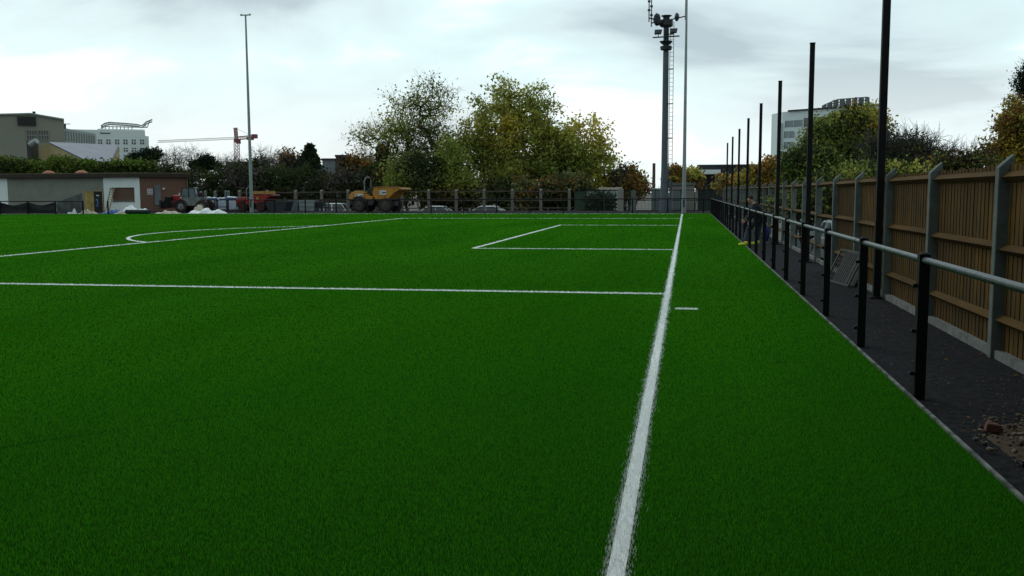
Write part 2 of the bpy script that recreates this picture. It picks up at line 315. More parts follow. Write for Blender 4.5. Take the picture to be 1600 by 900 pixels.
# ground: one sheet to the horizon, with the bank rising behind the fence on the right
def ground_h(x, y):
    sg_ = lambda v: 1/(1+math.exp(-max(-50, min(50, v))))
    b = sg_((x-11.5)/1.6)*sg_((160-x)/20); fy = sg_((y-12)/4)*sg_((66-y)/5)
    return LOW + b*fy*(2.5 + 0.35*math.sin(x*0.7+y*0.31)+0.3*math.sin(y*0.53))
xs = [-2500, -900, -400, -200, -120]+list(np.arange(-90, 3, 6.0))+list(np.arange(3.2, 40, 0.9))+[45, 60, 90, 150, 300, 900, 2500]
ys = [-600, -100, -30]+list(np.arange(-6, 76, 2.0))+[80, 90, 110, 150, 220, 400, 900, 2500]
gv = [(x, y, ground_h(x, y)) for y in ys for x in xs]; nx = len(xs)
gf = [(j*nx+i, j*nx+i+1, (j+1)*nx+i+1, (j+1)*nx+i) for j in range(len(ys)-1) for i in range(nx-1)]
gmi = [1 if (xs[f % nx if False else i] > 8.5 and 8 < ys[j] < 72) else 0 for j in range(len(ys)-1) for i in range(nx-1)]
struct(mk('ground', gv, gf, ['yard', 'bank_soil'], mi=gmi, smooth=True, recalc=False))
# raised platform: tarmac surround of the pitch
struct(MB().box((-78, -3, LOW-0.3), (3.0, 79.0, -0.012)).build('path', 'asphalt'))
# artificial turf sheet
def far_edge(x): return YE if x > -30 else YE-(-30-x)*0.14
struct(mk('turf', [(-70, 0.5, 0), (XE, 0.5, 0), (XE, YE, 0), (-30, YE, 0), (-70, far_edge(-70), 0)], [(0, 1, 2, 3, 4)], ['infill']))
k = MB(); k.box((XE+0.005, 0.5, -0.2), (XE+0.03, YE+0.05, 0.012))
k.add([(XE, YE+0.005, -0.1), (-30, YE+0.005, -0.1), (-70, far_edge(-70)+0.005, -0.1), (XE, YE+0.005, 0.016), (-30, YE+0.005, 0.016), (-70, far_edge(-70)+0.005, 0.016),
       (XE, YE+0.13, -0.1), (-30, YE+0.13, -0.1), (-70, far_edge(-70)+0.13, -0.1), (XE, YE+0.13, 0.016), (-30, YE+0.13, 0.016), (-70, far_edge(-70)+0.13, 0.016)],
      [(0, 1, 4, 3), (1, 2, 5, 4), (3, 4, 10, 9), (4, 5, 11, 10), (6, 9, 10, 7), (7, 10, 11, 8)])
struct(k.build('kerb', 'kerb_stone'))

# ---- pitch markings: masks used for the sheets and for the white fibres
LW = 0.12
def rect(x0, x1, y0, y1): return lambda X, Y: (X >= x0) & (X <= x1) & (Y >= y0) & (Y <= y1)
PX, PY0, PY1 = GX-16.5, GY-20.16, GY+20.16
SX, SY0, SY1 = GX-5.5, GY-9.16, GY+9.16
h = LW/2
MARKS = {
 'goal_line': [(GX-0.05, GX+0.05, 0.5, 66.1)],
 'penalty_area_line': [(PX-h, GX-h-0.002, PY0-h, PY0+h), (PX-h, GX-h-0.002, PY1-h, PY1+h), (PX-h, PX+h, PY0+h+0.002, PY1-h-0.002)],
 'goal_area_line': [(SX-h, GX-h-0.002, SY0-h, SY0+h), (SX-h, GX-h-0.002, SY1-h, SY1+h), (SX-h, SX+h, SY0+h+0.002, SY1-h-0.002)],
 'touchline': [(-70, GX-h-0.002, 66.0, 66.0+LW)],
 'corner_distance_mark': [(-0.12, 0.17, 12.40, 12.52)],
 'far_corner_distance_mark': [(0.02, 0.45, 56.2, 56.32)],
}
AC = (GX-11, GY)
def arcmask(X, Y):
    r = np.hypot(X-AC[0], Y-AC[1]); return (np.abs(r-9.15) <= h) & (X < PX-h)
# ---- turf fibres: fine and dense near by, wider and sparser further off
def blades():
    D0, r0 = 17000.0, 6.0
    a0, a1 = R(-48), R(30); NB = 900000
    rmin, rmax = 3.0, 82.0
    A = (r0*r0-rmin*rmin)/2; B = r0*r0*math.log(rmax/r0); tot = (A+B)*D0*(a1-a0); NB = int(tot)
    u = rng.random(NB)*(A+B); r = np.where(u < A, np.sqrt(rmin*rmin+2*np.minimum(u, A)), r0*np.exp(np.maximum(u-A, 0)/(r0*r0)))
    th = a0+rng.random(NB)*(a1-a0)
    X, Y = r*np.sin(th), r*np.cos(th)
    fe = np.where(X > -30, YE, YE-(-30-X)*0.14)
    ok = (X < XE-0.005) & (X > -70) & (Y < fe-0.01) & (Y > 0.5)
    # an old joint between two rolls, slightly open, running across the near part
    sa, sb = gp(-40, 709), gp(345, 652); dl = (sb-sa).normalized(); tl = (X-sa.x)*dl.x+(Y-sa.y)*dl.y
    dn = np.abs((X-sa.x)*dl.y-(Y-sa.y)*dl.x+0.05*np.sin(tl*2.1)); ok &= ~((dn < 0.02+0.012*np.sin(tl*5)) & (tl > 0) & (tl < (sb-sa).length) & (rng.random(len(X)) < 0.75))
    return X[ok], Y[ok], r[ok]
BX, BY, BR = blades()
def blade_mesh(X, Y, Rr, hscale=1.0, wscale=1.0):
    n = len(X); wd = 0.0014*np.maximum(1, Rr/6.0)**1.42*(0.7+0.6*rng.random(n))*(wscale if wscale == 1 else np.where(Rr > 11, 2.6, 1.6))
    ht = (0.012+0.011*rng.random(n))*hscale
    az = rng.random(n)*2*np.pi; la = rng.random(n)*2*np.pi; ln = ht*(0.1+0.6*rng.random(n))
    # fibres were brushed along the pitch in broad swathes
    sw = 0.35*np.sin(X*0.9+0.3*np.sin(Y*0.2))
    dx, dy = np.cos(la)*ln+0.004*sw, np.sin(la)*ln+0.002
    ax, ay = np.cos(az)*wd/2, np.sin(az)*wd/2; z0 = np.full(n, 0.001)
    near = Rr < 15
    V = []; P = []
    i = np.where(near)[0]; m = len(i)
    v = np.empty((m, 5, 3))
    for k_, (sx, t, wv) in enumerate(((-1, 0, 1), (1, 0, 1), (1, 0.6, 0.85), (-1, 0.6, 0.85), (0, 1, 0))):
        b = t**1.7
        v[:, k_, 0] = X[i]+dx[i]*b+sx*ax[i]*wv; v[:, k_, 1] = Y[i]+dy[i]*b+sx*ay[i]*wv; v[:, k_, 2] = z0[i]+ht[i]*(t-0.25*t*t*np.minimum(1, ln[i]/ht[i]))
    j = np.where(~near)[0]; q = len(j)
    v2 = np.empty((q, 3, 3))
    for k_, (sx, t) in enumerate(((-1, 0), (1, 0), (0, 1))):
        v2[:, k_, 0] = X[j]+dx[j]*t+sx*ax[j]; v2[:, k_, 1] = Y[j]+dy[j]*t+sx*ay[j]; v2[:, k_, 2] = z0[j]+ht[j]*t
    verts = np.concatenate([v.reshape(-1, 3), v2.reshape(-1, 3)])
    b5 = np.arange(m)[:, None]*5; b3 = m*5+np.arange(q)[:, None]*3
    loops = np.concatenate([np.concatenate([b5+[[0, 1, 2, 3]], b5+[[3, 2, 4]]], 1).ravel(), (b3+[[0, 1, 2]]).ravel()])
    tot = np.concatenate([np.tile([4, 3], m), np.full(q, 3)]); return verts, loops, tot
def np_mesh(name, verts, loops, tot, mats, mi=None):
    me = bpy.data.meshes.new(name); me.vertices.add(len(verts)); me.vertices.foreach_set('co', np.ascontiguousarray(verts, dtype=np.float32).ravel())
    me.loops.add(len(loops)); me.loops.foreach_set('vertex_index', loops.astype(np.int32))
    me.polygons.add(len(tot)); st = np.concatenate([[0], np.cumsum(tot)[:-1]]).astype(np.int32); me.polygons.foreach_set('loop_start', st)
    try: me.polygons.foreach_set('loop_total', tot.astype(np.int32))
    except Exception: pass
    if mi is not None: me.polygons.foreach_set('material_index', mi.astype(np.int32))
    me.update(calc_edges=True)
    for m_ in mats: me.materials.append(M[m_] if isinstance(m_, str) else m_)
    return me
def fibremat(name, col, col2, var, trans):
    m = leafmat(name, col, var, 0.012, trans); t = m.node_tree
    hs = [n for n in t.nodes if n.type == 'HUE_SAT'][0]
    g = t.nodes.new('ShaderNodeNewGeometry'); nz = t.nodes.new('ShaderNodeTexNoise'); nz.inputs['Scale'].default_value = 0.55; nz.inputs['Detail'].default_value = 4
    mpn = t.nodes.new('ShaderNodeMapping'); mpn.inputs['Scale'].default_value = (0.9, 0.16, 1); mpn.inputs['Rotation'].default_value = (0, 0, R(76)); t.links.new(g.outputs['Position'], mpn.inputs['Vector']); t.links.new(mpn.outputs[0], nz.inputs['Vector'])
    mr = t.nodes.new('ShaderNodeMapRange'); mr.inputs['From Min'].default_value = 0.35; mr.inputs['From Max'].default_value = 0.65; t.links.new(nz.outputs['Fac'], mr.inputs['Value'])
    mxn = t.nodes.new('ShaderNodeMix'); mxn.data_type = 'RGBA'; mxn.inputs['A'].default_value = (*col, 1); mxn.inputs['B'].default_value = (*col2, 1)
    t.links.new(mr.outputs[0], mxn.inputs['Factor']); t.links.new(mxn.outputs['Result'], hs.inputs['Color']); return m
fibremat('fibre_green', (0.042, 0.245, 0.007), (0.062, 0.305, 0.010), 0.16, 0.55)
fibremat('fibre_white', (0.88, 0.90, 0.89), (0.82, 0.85, 0.83), 0.08, 0.3)
owner = np.full(len(BX), -1); names = list(MARKS)+['penalty_arc']
jw = np.where(BR < 25, 0.013, 0.006); jx, jy = rng.normal(0, 1, len(BX))*jw, rng.normal(0, 1, len(BX))*jw
for i, nm in enumerate(names):
    if nm == 'penalty_arc': mk_ = arcmask(BX+jx, BY+jy)
    else:
        mk_ = np.zeros(len(BX), bool)
        for q in MARKS[nm]: mk_ |= rect(*q)(BX+jx, BY+jy)
    owner[mk_ & (owner < 0)] = i
vv, ll, tt = blade_mesh(*(a[owner < 0] for a in (BX, BY, BR)))
to = bpy.data.objects.new('turf_pile', np_mesh('turf_pile', vv, ll, tt, ['fibre_green'])); COL.objects.link(to)
tag(to, 'short bright green artificial grass pile covering the whole pitch', 'artificial grass', kind='stuff')
for i, nm in enumerate(names):
    s_ = owner == i
    m = MB()
    if nm == 'penalty_arc':
        t0 = math.acos(5.5/9.15); K = 48; vs_ = []
        for a in np.linspace(math.pi-t0, math.pi+t0, K): vs_ += [(AC[0]+(9.15-h)*math.cos(a), AC[1]+(9.15-h)*math.sin(a), 0.004), (AC[0]+(9.15+h)*math.cos(a), AC[1]+(9.15+h)*math.sin(a), 0.004)]
        m.add(vs_, [(2*j, 2*j+1, 2*j+3, 2*j+2) for j in range(K-1)])
    else:
        for x0, x1, y0, y1 in MARKS[nm]:
            i_ = 0.014 if nm == 'goal_line' else 0.004; x0, x1, y0, y1 = x0+i_, x1-i_, y0+i_, y1-i_
            m.add([(x0, y0, 0.004), (x1, y0, 0.004), (x1, y1, 0.004), (x0, y1, 0.004)], [(0, 1, 2, 3)])
    v1, l1, t1 = blade_mesh(BX[s_], BY[s_], BR[s_], 1.1, 1.5)
    sv = np.array(m.v); sl = np.array([i_ for f in m.f for i_ in f]); st = np.array([len(f) for f in m.f])
    me = np_mesh(nm, np.concatenate([sv, v1]), np.concatenate([sl, l1+len(sv)]), np.concatenate([st, t1]), ['line_paint', 'fibre_white'],
                 np.concatenate([np.zeros(len(st)), np.ones(len(t1))]))
    o = bpy.data.objects.new(nm, me); COL.objects.link(o); struct(o)

# ================================================================ RIGHT-HAND SIDE
# pitch barrier: black posts with a galvanised tube
HRX, HRZ = 1.735, 1.03
def barrier_post(m, x, y, top, lug_dir=(0, -1), wd=0.075):
    m.box((x-wd/2, y-wd/2, -0.1), (x+wd/2, y+wd/2, top))
    m.cyl((x, y, top), (x, y, top+0.012), wd*0.5, wd*0.3, 8)
    for z in (0.18, 0.5, 0.84):
        m.box((x-wd/2-0.03, y-0.012, z-0.014), (x-wd/2+0.004, y+0.012, z+0.014))
        m.cyl((x-wd/2-0.028, y-0.024, z), (x-wd/2-0.028, y+0.024, z), 0.009, None, 6)
br = thing('pitch_barrier', 'waist high spectator rail with black posts and galvanised tube along the wooden fence side', 'barrier', (HRX, 4.96, 0))
yy = 4.96-2.4*2
while yy < 67.6:
    m = MB(); barrier_post(m, HRX, yy, HRZ+0.045); m.build('post', 'black_metal', br); yy += 2.4
m = MB(); m.cyl((HRX, -1.0, HRZ), (HRX, 68.2, HRZ), 0.0255, None, 14)
ro = m.build('rail', 'galv', br, smooth=False)
for yj in np.arange(3.8, 68, 6.4):
    m = MB(); m.cyl((HRX, yj-0.06, HRZ), (HRX, yj+0.06, HRZ), 0.029, None, 14); m.build('coupling', 'galv', br)

# tall black ball-stop posts
XT = 2.74
tp = thing('netting_post', 'tall black netting post nearest the camera, its top cut off by the picture', 'post', (XT, 14.3, 0), group='tall black posts in front of the wooden fence')
m = MB(); m.box((-0.05, -0.05, -0.1), (0.05, 0.05, 4.68)); m.build('shaft', 'black_metal', tp, world=False, bevel=0.006)
m = MB(); m.box((-0.056, -0.056, 4.682), (0.056, 0.056, 4.70)); m.build('cap', 'black_metal', tp, world=False)
m = MB(); m.box((-0.12, -0.12, -0.01), (0.12, 0.12, 0.012)); m.build('base_plate', 'black_metal', tp, world=False)
ORD = ['second', 'third', 'fourth', 'fifth', 'sixth', 'seventh', 'eighth']
for i in range(7):
    clone(tp, (2.615, 14.3+7.05*(i+1), 0), 'tall black netting post, %s of the row counting away from the camera' % ORD[i])

# wooden fence with concrete posts
XF = 2.86; SP = 2.45; Y0 = 9.33
wf = thing('wooden_fence', 'close boarded brown wooden fence between concrete posts, its far half only bare rails', 'fence', (XF, Y0, 0))
posts = [Y0+SP*i for i in range(-4, 28)]
for y in posts:
    m = MB(); x0, x1 = XF-0.06, XF+0.07
    zf = 1.75; zb = 1.87
    m.add([(x0, y-0.05, -0.8), (x1, y-0.05, -0.8), (x1, y+0.05, -0.8), (x0, y+0.05, -0.8), (x0, y-0.05, zf), (x1, y-0.05, zb), (x1, y+0.05, zb), (x0, y+0.05, zf)],
          [(0, 3, 2, 1), (4, 5, 6, 7), (0, 1, 5, 4), (1, 2, 6, 5), (2, 3, 7, 6), (3, 0, 4, 7)])
    m.build('concrete_post', 'concrete', wf, bevel=0.008)
for a, b in zip(posts[:-1], posts[1:]):
    sag = random.uniform(-0.012, 0.012)
    for z, hh in ((1.675, 0.10), (1.02, 0.095), (0.35, 0.095)):
        if a > 45 and z < 0.5: continue
        m = MB(); jz = random.uniform(-0.012, 0.012)
        # triangular arris rail
        ya, yb = a+0.051, b-0.051
        m.add([(XF-0.035, ya, z+jz), (XF+0.03, ya, z+hh/2+jz), (XF+0.03, ya, z-hh/2+jz), (XF-0.035, yb, z+jz+sag), (XF+0.03, yb, z+hh/2+jz+sag), (XF+0.03, yb, z-hh/2+jz+sag)],
              [(0, 1, 2), (3, 5, 4), (0, 3, 4, 1), (1, 4, 5, 2), (2, 5, 3, 0)])
        m.build('rail', 'fence_rail', wf)
    if a < 68:
        m = MB(); m.box((XF-0.028, a+0.053, -0.1), (XF+0.028, b-0.053, 0.065)); m.build('gravel_board', 'gravel_concrete', wf)
    if b < 19.3:
        m = MB(); y = a+0.055; k_ = 0
        while y < b-0.06:
            wd = 0.118; y2 = min(y+wd, b-0.053); t = 0.010
            zt = 1.765+random.uniform(-0.012, 0.012)
            tilt = random.uniform(-0.0015, 0.0015)
            m.add([(XF+0.034+tilt, y, 0.067), (XF+0.041+tilt, y2+0.012, 0.067), (XF+0.041+t, y2+0.012, 0.067), (XF+0.034+t, y, 0.067),
                   (XF+0.034+tilt, y, zt), (XF+0.041+tilt, y2+0.012, zt), (XF+0.041+t, y2+0.012, zt), (XF+0.034+t, y, zt)],
                  [(0, 3, 2, 1), (4, 5, 6, 7), (0, 1, 5, 4), (1, 2, 6, 5), (2, 3, 7, 6), (3, 0, 4, 7)])
            y = y2+0.002
        m.build('board_panel', 'fence_board', wf)

# leaning metal tray
fb = thing('metal_grille', 'small grey framed mesh tray leaning on the fence foot', 'grille', (2.52, 16.3, 0))
p0, p1 = Vector((2.42, 16.95, 0.01)), Vector((2.60, 15.85, 0.01)); upv = Vector((0.24, 0.05, 0.52))
a, b, c, d = p0, p1, p1+upv, p0+upv
m = MB()
for q, r_ in ((a, b), (b, c), (c, d), (d, a)): m.bar(q, r_, 0.028, 0.028)
m.build('frame', 'grille_grey', fb)
m = MB()
for i in range(1, 12): t = i/12; m.bar(a.lerp(b, t), d.lerp(c, t), 0.010, 0.010)
for i in range(1, 7): t = i/7; m.bar(a.lerp(d, t), b.lerp(c, t), 0.010, 0.010)
m.build('wire_mesh', 'chassis', fb)
m = MB(); off = Vector((0.09, 0.02, -0.02)); m.add([a+off, b+off, c+off, d+off, a+off*1.2, b+off*1.2, c+off*1.2, d+off*1.2], [(0, 1, 2, 3), (7, 6, 5, 4), (0, 4, 5, 1), (1, 5, 6, 2), (2, 6, 7, 3), (3, 7, 4, 0)])
m.build('back_sheet', 'chassis', fb)
m = MB()
for q in (a, b, c, d): m.bar(q, q+off, 0.03, 0.03)
m.bar(b.lerp(a, 0.12), c.lerp(d, 0.12), 0.03, 0.02)
m.build('side_wall', 'grille_grey', fb)

# rubble at the very edge of the frame
def blob(m, c, r, seed, mi=0, sq=(1, 1, 0.7), nu=7, nv=5, jit=0.25):
    rr = random.Random(seed); vs_ = [(c[0], c[1], c[2]+r*sq[2])]; 
    for i in range(1, nv):
        ph = math.pi*i/nv
        for j in range(nu):
            t = 2*math.pi*j/nu; k_ = 1+rr.uniform(-jit, jit)
            vs_.append((c[0]+r*sq[0]*k_*math.sin(ph)*math.cos(t), c[1]+r*sq[1]*k_*math.sin(ph)*math.sin(t), c[2]+r*sq[2]*k_*math.cos(ph)))
    vs_.append((c[0], c[1], c[2]-r*sq[2])); fs_ = []
    for j in range(nu): fs_.append((0, 1+j, 1+(j+1) % nu))
    for i in range(nv-2):
        for j in range(nu): a_, b_ = 1+i*nu+j, 1+i*nu+(j+1) % nu; fs_.append((a_, a_+nu, b_+nu, b_))
    l_ = len(vs_)-1
    for j in range(nu): fs_.append((l_, 1+(nv-2)*nu+(j+1) % nu, 1+(nv-2)*nu+j))
    m.add(vs_, fs_, mi)
gx, gy = 2.28, 6.05; n = 28; vs_ = []
for j in range(n):
    for i in range(n):
        u, v = i/(n-1)*2-1, j/(n-1)*2-1; e_ = max(0, 1-(u*u+v*v))
        z = -0.02+0.10*e_*(0.6+0.4*math.sin(i*1.3+j*0.7)*math.sin(j*1.1))+ (0.02*random.random() if e_ > 0 else 0)
        vs_.append((gx+u*0.40, gy+v*0.62, z*0.75))
ob = mk('rubble', vs_, [(j*n+i, j*n+i+1, (j+1)*n+i+1, (j+1)*n+i) for j in range(n-1) for i in range(n-1)], ['soil'], smooth=True)
tag(ob, 'low heap of dark soil beside the turf edge at the frame side', 'soil', kind='stuff')
m = MB()
for i in range(420):
    t, r_ = random.random()*6.28, math.sqrt(random.random()); 
    blob(m, (gx+math.cos(t)*r_*0.5, gy+math.sin(t)*r_*0.8, 0.06*(1-r_)+0.012), random.choice((0.006, 0.008, 0.010, 0.014, 0.019)), i)
for i in range(900):
    blob(m, (random.uniform(1.78, 2.78), 4.2+13*random.random()**1.6, -0.008), random.choice((0.004, 0.005, 0.006, 0.006, 0.009)), 500+i, 0, (1, 1, 0.7), 5, 4)
o = m.build('gravel', 'stone'); tag(o, 'small pale stones scattered over the soil heap and tarmac path', 'gravel', kind='stuff')
m = MB(); bc = gp(1552, 676); m.add([bc+Vector(q) for q in ((-.06, -.035, .01), (.05, -.045, .0), (.06, .03, .0), (-.05, .04, .01), (-.045, -.03, .065), (.04, -.03, .055), (.03, .028, .06), (-.04, .03, .07))],
      [(0, 3, 2, 1), (4, 5, 6, 7), (0, 1, 5, 4), (1, 2, 6, 5), (2, 3, 7, 6), (3, 0, 4, 7)])
o = m.build('broken_brick', 'brick_bit', loc=tuple(bc), bevel=0.008); tag(o, 'broken orange brick lump on the tarmac by the soil heap', 'brick', kind='thing')

n = 420; lc = np.stack([2.78-0.75*rng.random(n)**2.2, 4.5+24*rng.random(n)**1.3, np.full(n, 0.004)], 1); k_n = 150; lc[:k_n] = np.stack([gx+rng.normal(0, 0.22, k_n), gy+rng.normal(0, 0.4, k_n), 0.05+0.05*rng.random(k_n)], 1); la_ = rng.random(n)*6.28; lz = 0.012+0.016*rng.random(n)
da, db = np.stack([np.cos(la_), np.sin(la_), 0.3*(rng.random(n)-0.5)], 1)*lz[:, None], np.stack([-np.sin(la_), np.cos(la_), 0.4*rng.random(n)], 1)*(lz*0.6)[:, None]
lv = np.stack([lc-da, lc-db*0.8, lc+da, lc+db], 1).reshape(-1, 3); lv[:, 2] = np.maximum(lv[:, 2]+0.004, 0.0)
lo_ = bpy.data.objects.new('fallen_leaves', np_mesh('fallen_leaves', lv, np.arange(n*4), np.full(n, 4), ['leaf_litter'])); COL.objects.link(lo_)
tag(lo_, 'small brown fallen leaves on the tarmac path under the fence', 'leaves', kind='stuff')

# ================================================================ PERSON
def skin_chain(name, verts, edges, radii, mat_, parent, root=0, lv=2):
    me = bpy.data.meshes.new(name); off = wloc(parent); me.from_pydata([tuple(Vector(v)-off) for v in verts], edges, []); me.materials.append(M[mat_])
    o = bpy.data.objects.new(name, me); COL.objects.link(o); o.parent = parent
    sk = o.modifiers.new('skin', 'SKIN'); sk.use_smooth_shade = True
    for i, r_ in enumerate(radii):
        sv = me.skin_vertices[0].data[i]; sv.radius = (r_, r_) if not isinstance(r_, tuple) else r_; sv.use_root = (i == root)
    sb = o.modifiers.new('sub', 'SUBSURF'); sb.levels = lv; sb.render_levels = lv; return o
fL, fR = gp(1160, 384), gp(1184, 385)
px_, py_ = 2.10, 27.75
pr = thing('person', 'person in a black jacket and jeans with yellow boots stooping behind the rail', 'person', (px_, py_, 0))
hip = Vector((px_-0.02, py_, 0.80)); che = Vector((px_-0.16, py_-0.03, 1.10)); nek = Vector((px_-0.24, py_-0.04, 1.20)); hed = Vector((px_-0.31, py_-0.05, 1.27))
kL = Vector((fL.x+0.16, py_-0.08, 0.44)); aL = Vector((fL.x+0.07, fL.y, 0.09)); kR = Vector((px_-0.03, py_+0.1, 0.43)); aR = Vector((fR.x+0.02, py_+0.1, 0.09))
hL, hR = hip+Vector((-0.02, -0.1, -0.03)), hip+Vector((0.02, 0.1, -0.03))
shL, shR = che+Vector((0.0, -0.19, 0.03)), che+Vector((0.0, 0.19, 0.03))
eL, eR = shL+Vector((-0.08, -0.03, -0.27)), shR+Vector((-0.1, 0.02, -0.26)); wL, wR = eL+Vector((-0.17, 0.04, -0.15)), eR+Vector((-0.17, -0.02, -0.14))
V_ = [hip, hip.lerp(che, 0.5), che, nek, hed, hed+Vector((-0.02, 0, 0.10)), hL, kL, aL, aL+Vector((-0.13, 0, -0.05)), hR, kR, aR, aR+Vector((-0.13, 0, -0.05)), shL, eL, wL, shR, eR, wR]
E_ = [(0, 1), (1, 2), (2, 3), (3, 4), (4, 5), (0, 6), (6, 7), (7, 8), (8, 9), (0, 10), (10, 11), (11, 12), (12, 13), (2, 14), (14, 15), (15, 16), (2, 17), (17, 18), (18, 19)]
skin_chain('body', V_, E_, [.12, .115, .12, .055, .085, .075, .075, .055, .04, .035, .075, .055, .04, .035, .055, .042, .032, .055, .042, .032], 'skin', pr)
for wv, s in ((wL, -1), (wR, 1)):       # hands
    d_ = Vector((-0.07, 0, -0.06)); hv = [wv, wv+d_*0.7]; he = [(0, 1)]; hr = [.026, .03]
    for f_ in range(4):
        q = hv[1]+Vector((-0.03, (f_-1.5)*0.017, -0.02)); q2 = q+Vector((-0.02, 0, -0.035+0.004*abs(f_-1.5))); hv += [q, q2]; he += [(1, len(hv)-2), (len(hv)-2, len(hv)-1)]; hr += [.009, .008]
    q = wv+d_*0.4+Vector((0.0, -0.035*s, -0.01)); hv += [q, q+Vector((-0.03, -0.008*s, -0.02))]; he += [(0, len(hv)-2), (len(hv)-2, len(hv)-1)]; hr += [.011, .009]
    skin_chain('hand', hv, he, hr, 'skin', pr, 0, 1)
skin_chain('jacket', [hip+Vector((0.02, 0, -0.14)), hip.lerp(che, 0.5), che, nek+Vector((0.03, 0, -0.03)), shL, eL, eL.lerp(wL, 0.9), shR, eR, eR.lerp(wR, 0.9)],
           [(0, 1), (1, 2), (2, 3), (2, 4), (4, 5), (5, 6), (2, 7), (7, 8), (8, 9)], [(.23, .19), (.21, .18), (.21, .18), .10, .11, .085, .065, .11, .085, .065], 'jacket', pr)
skin_chain('trousers', [hip, hL, kL, aL+Vector((0, 0, 0.03)), hR, kR, aR+Vector((0, 0, 0.03))], [(0, 1), (1, 2), (2, 3), (0, 4), (4, 5), (5, 6)], [.13, .095, .075, .062, .095, .075, .062], 'jeans', pr)
for an in (aL, aR): skin_chain('boot', [an+Vector((0.04, 0, 0.05)), an+Vector((0.03, 0, -0.035)), an+Vector((-0.08, 0, -0.045)), an+Vector((-0.19, 0, -0.055))], [(0, 1), (1, 2), (2, 3)], [.058, .055, .05, .036], 'hivis', pr)
skin_chain('hair', [hed+Vector((0.05, 0, 0.02)), hed+Vector((0.02, 0, 0.11)), hed+Vector((-0.05, 0, 0.13))], [(0, 1), (1, 2)], [.085, .088, .06], 'hair', pr)
m = MB()
for s in (-1, 1): m.lathe(hed+Vector((-0.088, s*0.03, 0.07)), [(0.004, -0.008), (0.011, 0), (0.004, 0.008)], 'z', 6)
m.build('eye', 'mark_black', pr)

# ================================================================ VEHICLES
def wheel(parent, x, y, r, wd, tyre='rubber', rim='rim_grey', out=1, rimr=0.55):
    m = MB(); hw = wd/2
    m.lathe((x, y, r), [(r*rimr, -hw*0.9), (r*0.86, -hw), (r*0.97, -hw*0.75), (r, -hw*0.3), (r, hw*0.3), (r*0.97, hw*0.75), (r*0.86, hw), (r*rimr, hw*0.9)], 'y', 24)
    if r > 0.45:
        for k_ in range(20):
            t = 2*math.pi*k_/20
            for s in (-1, 1):
                t2 = t+(0.16 if s > 0 else 0); q = Vector((x+r*1.005*math.cos(t2), y+s*hw*0.45, r+r*1.005*math.sin(t2)))
                m.bar(q+Vector((0, -hw*0.42, 0)), q+Vector((0.05*math.sin(t2), hw*0.42, -0.05*math.cos(t2))), 0.06, 0.05, up=(math.cos(t2), 0, math.sin(t2)))
    wo = m.build('wheel', tyre, parent, world=False)
    m = MB(); m.lathe((x, y, r), [(r*rimr*0.98, -hw*0.6*1), (r*rimr*1.02, hw*0.92*1)] if out > 0 else [(r*rimr*1.02, -hw*0.92), (r*rimr*0.98, hw*0.6)], 'y', 20)
    m.lathe((x, y+out*hw*0.9, r), [(r*rimr*0.5, -0.03), (r*rimr*0.42, 0.05)] if out > 0 else [(r*rimr*0.42, -0.05), (r*rimr*0.5, 0.03)], 'y', 12)
    m.build('rim', rim, wo, world=False); return wo
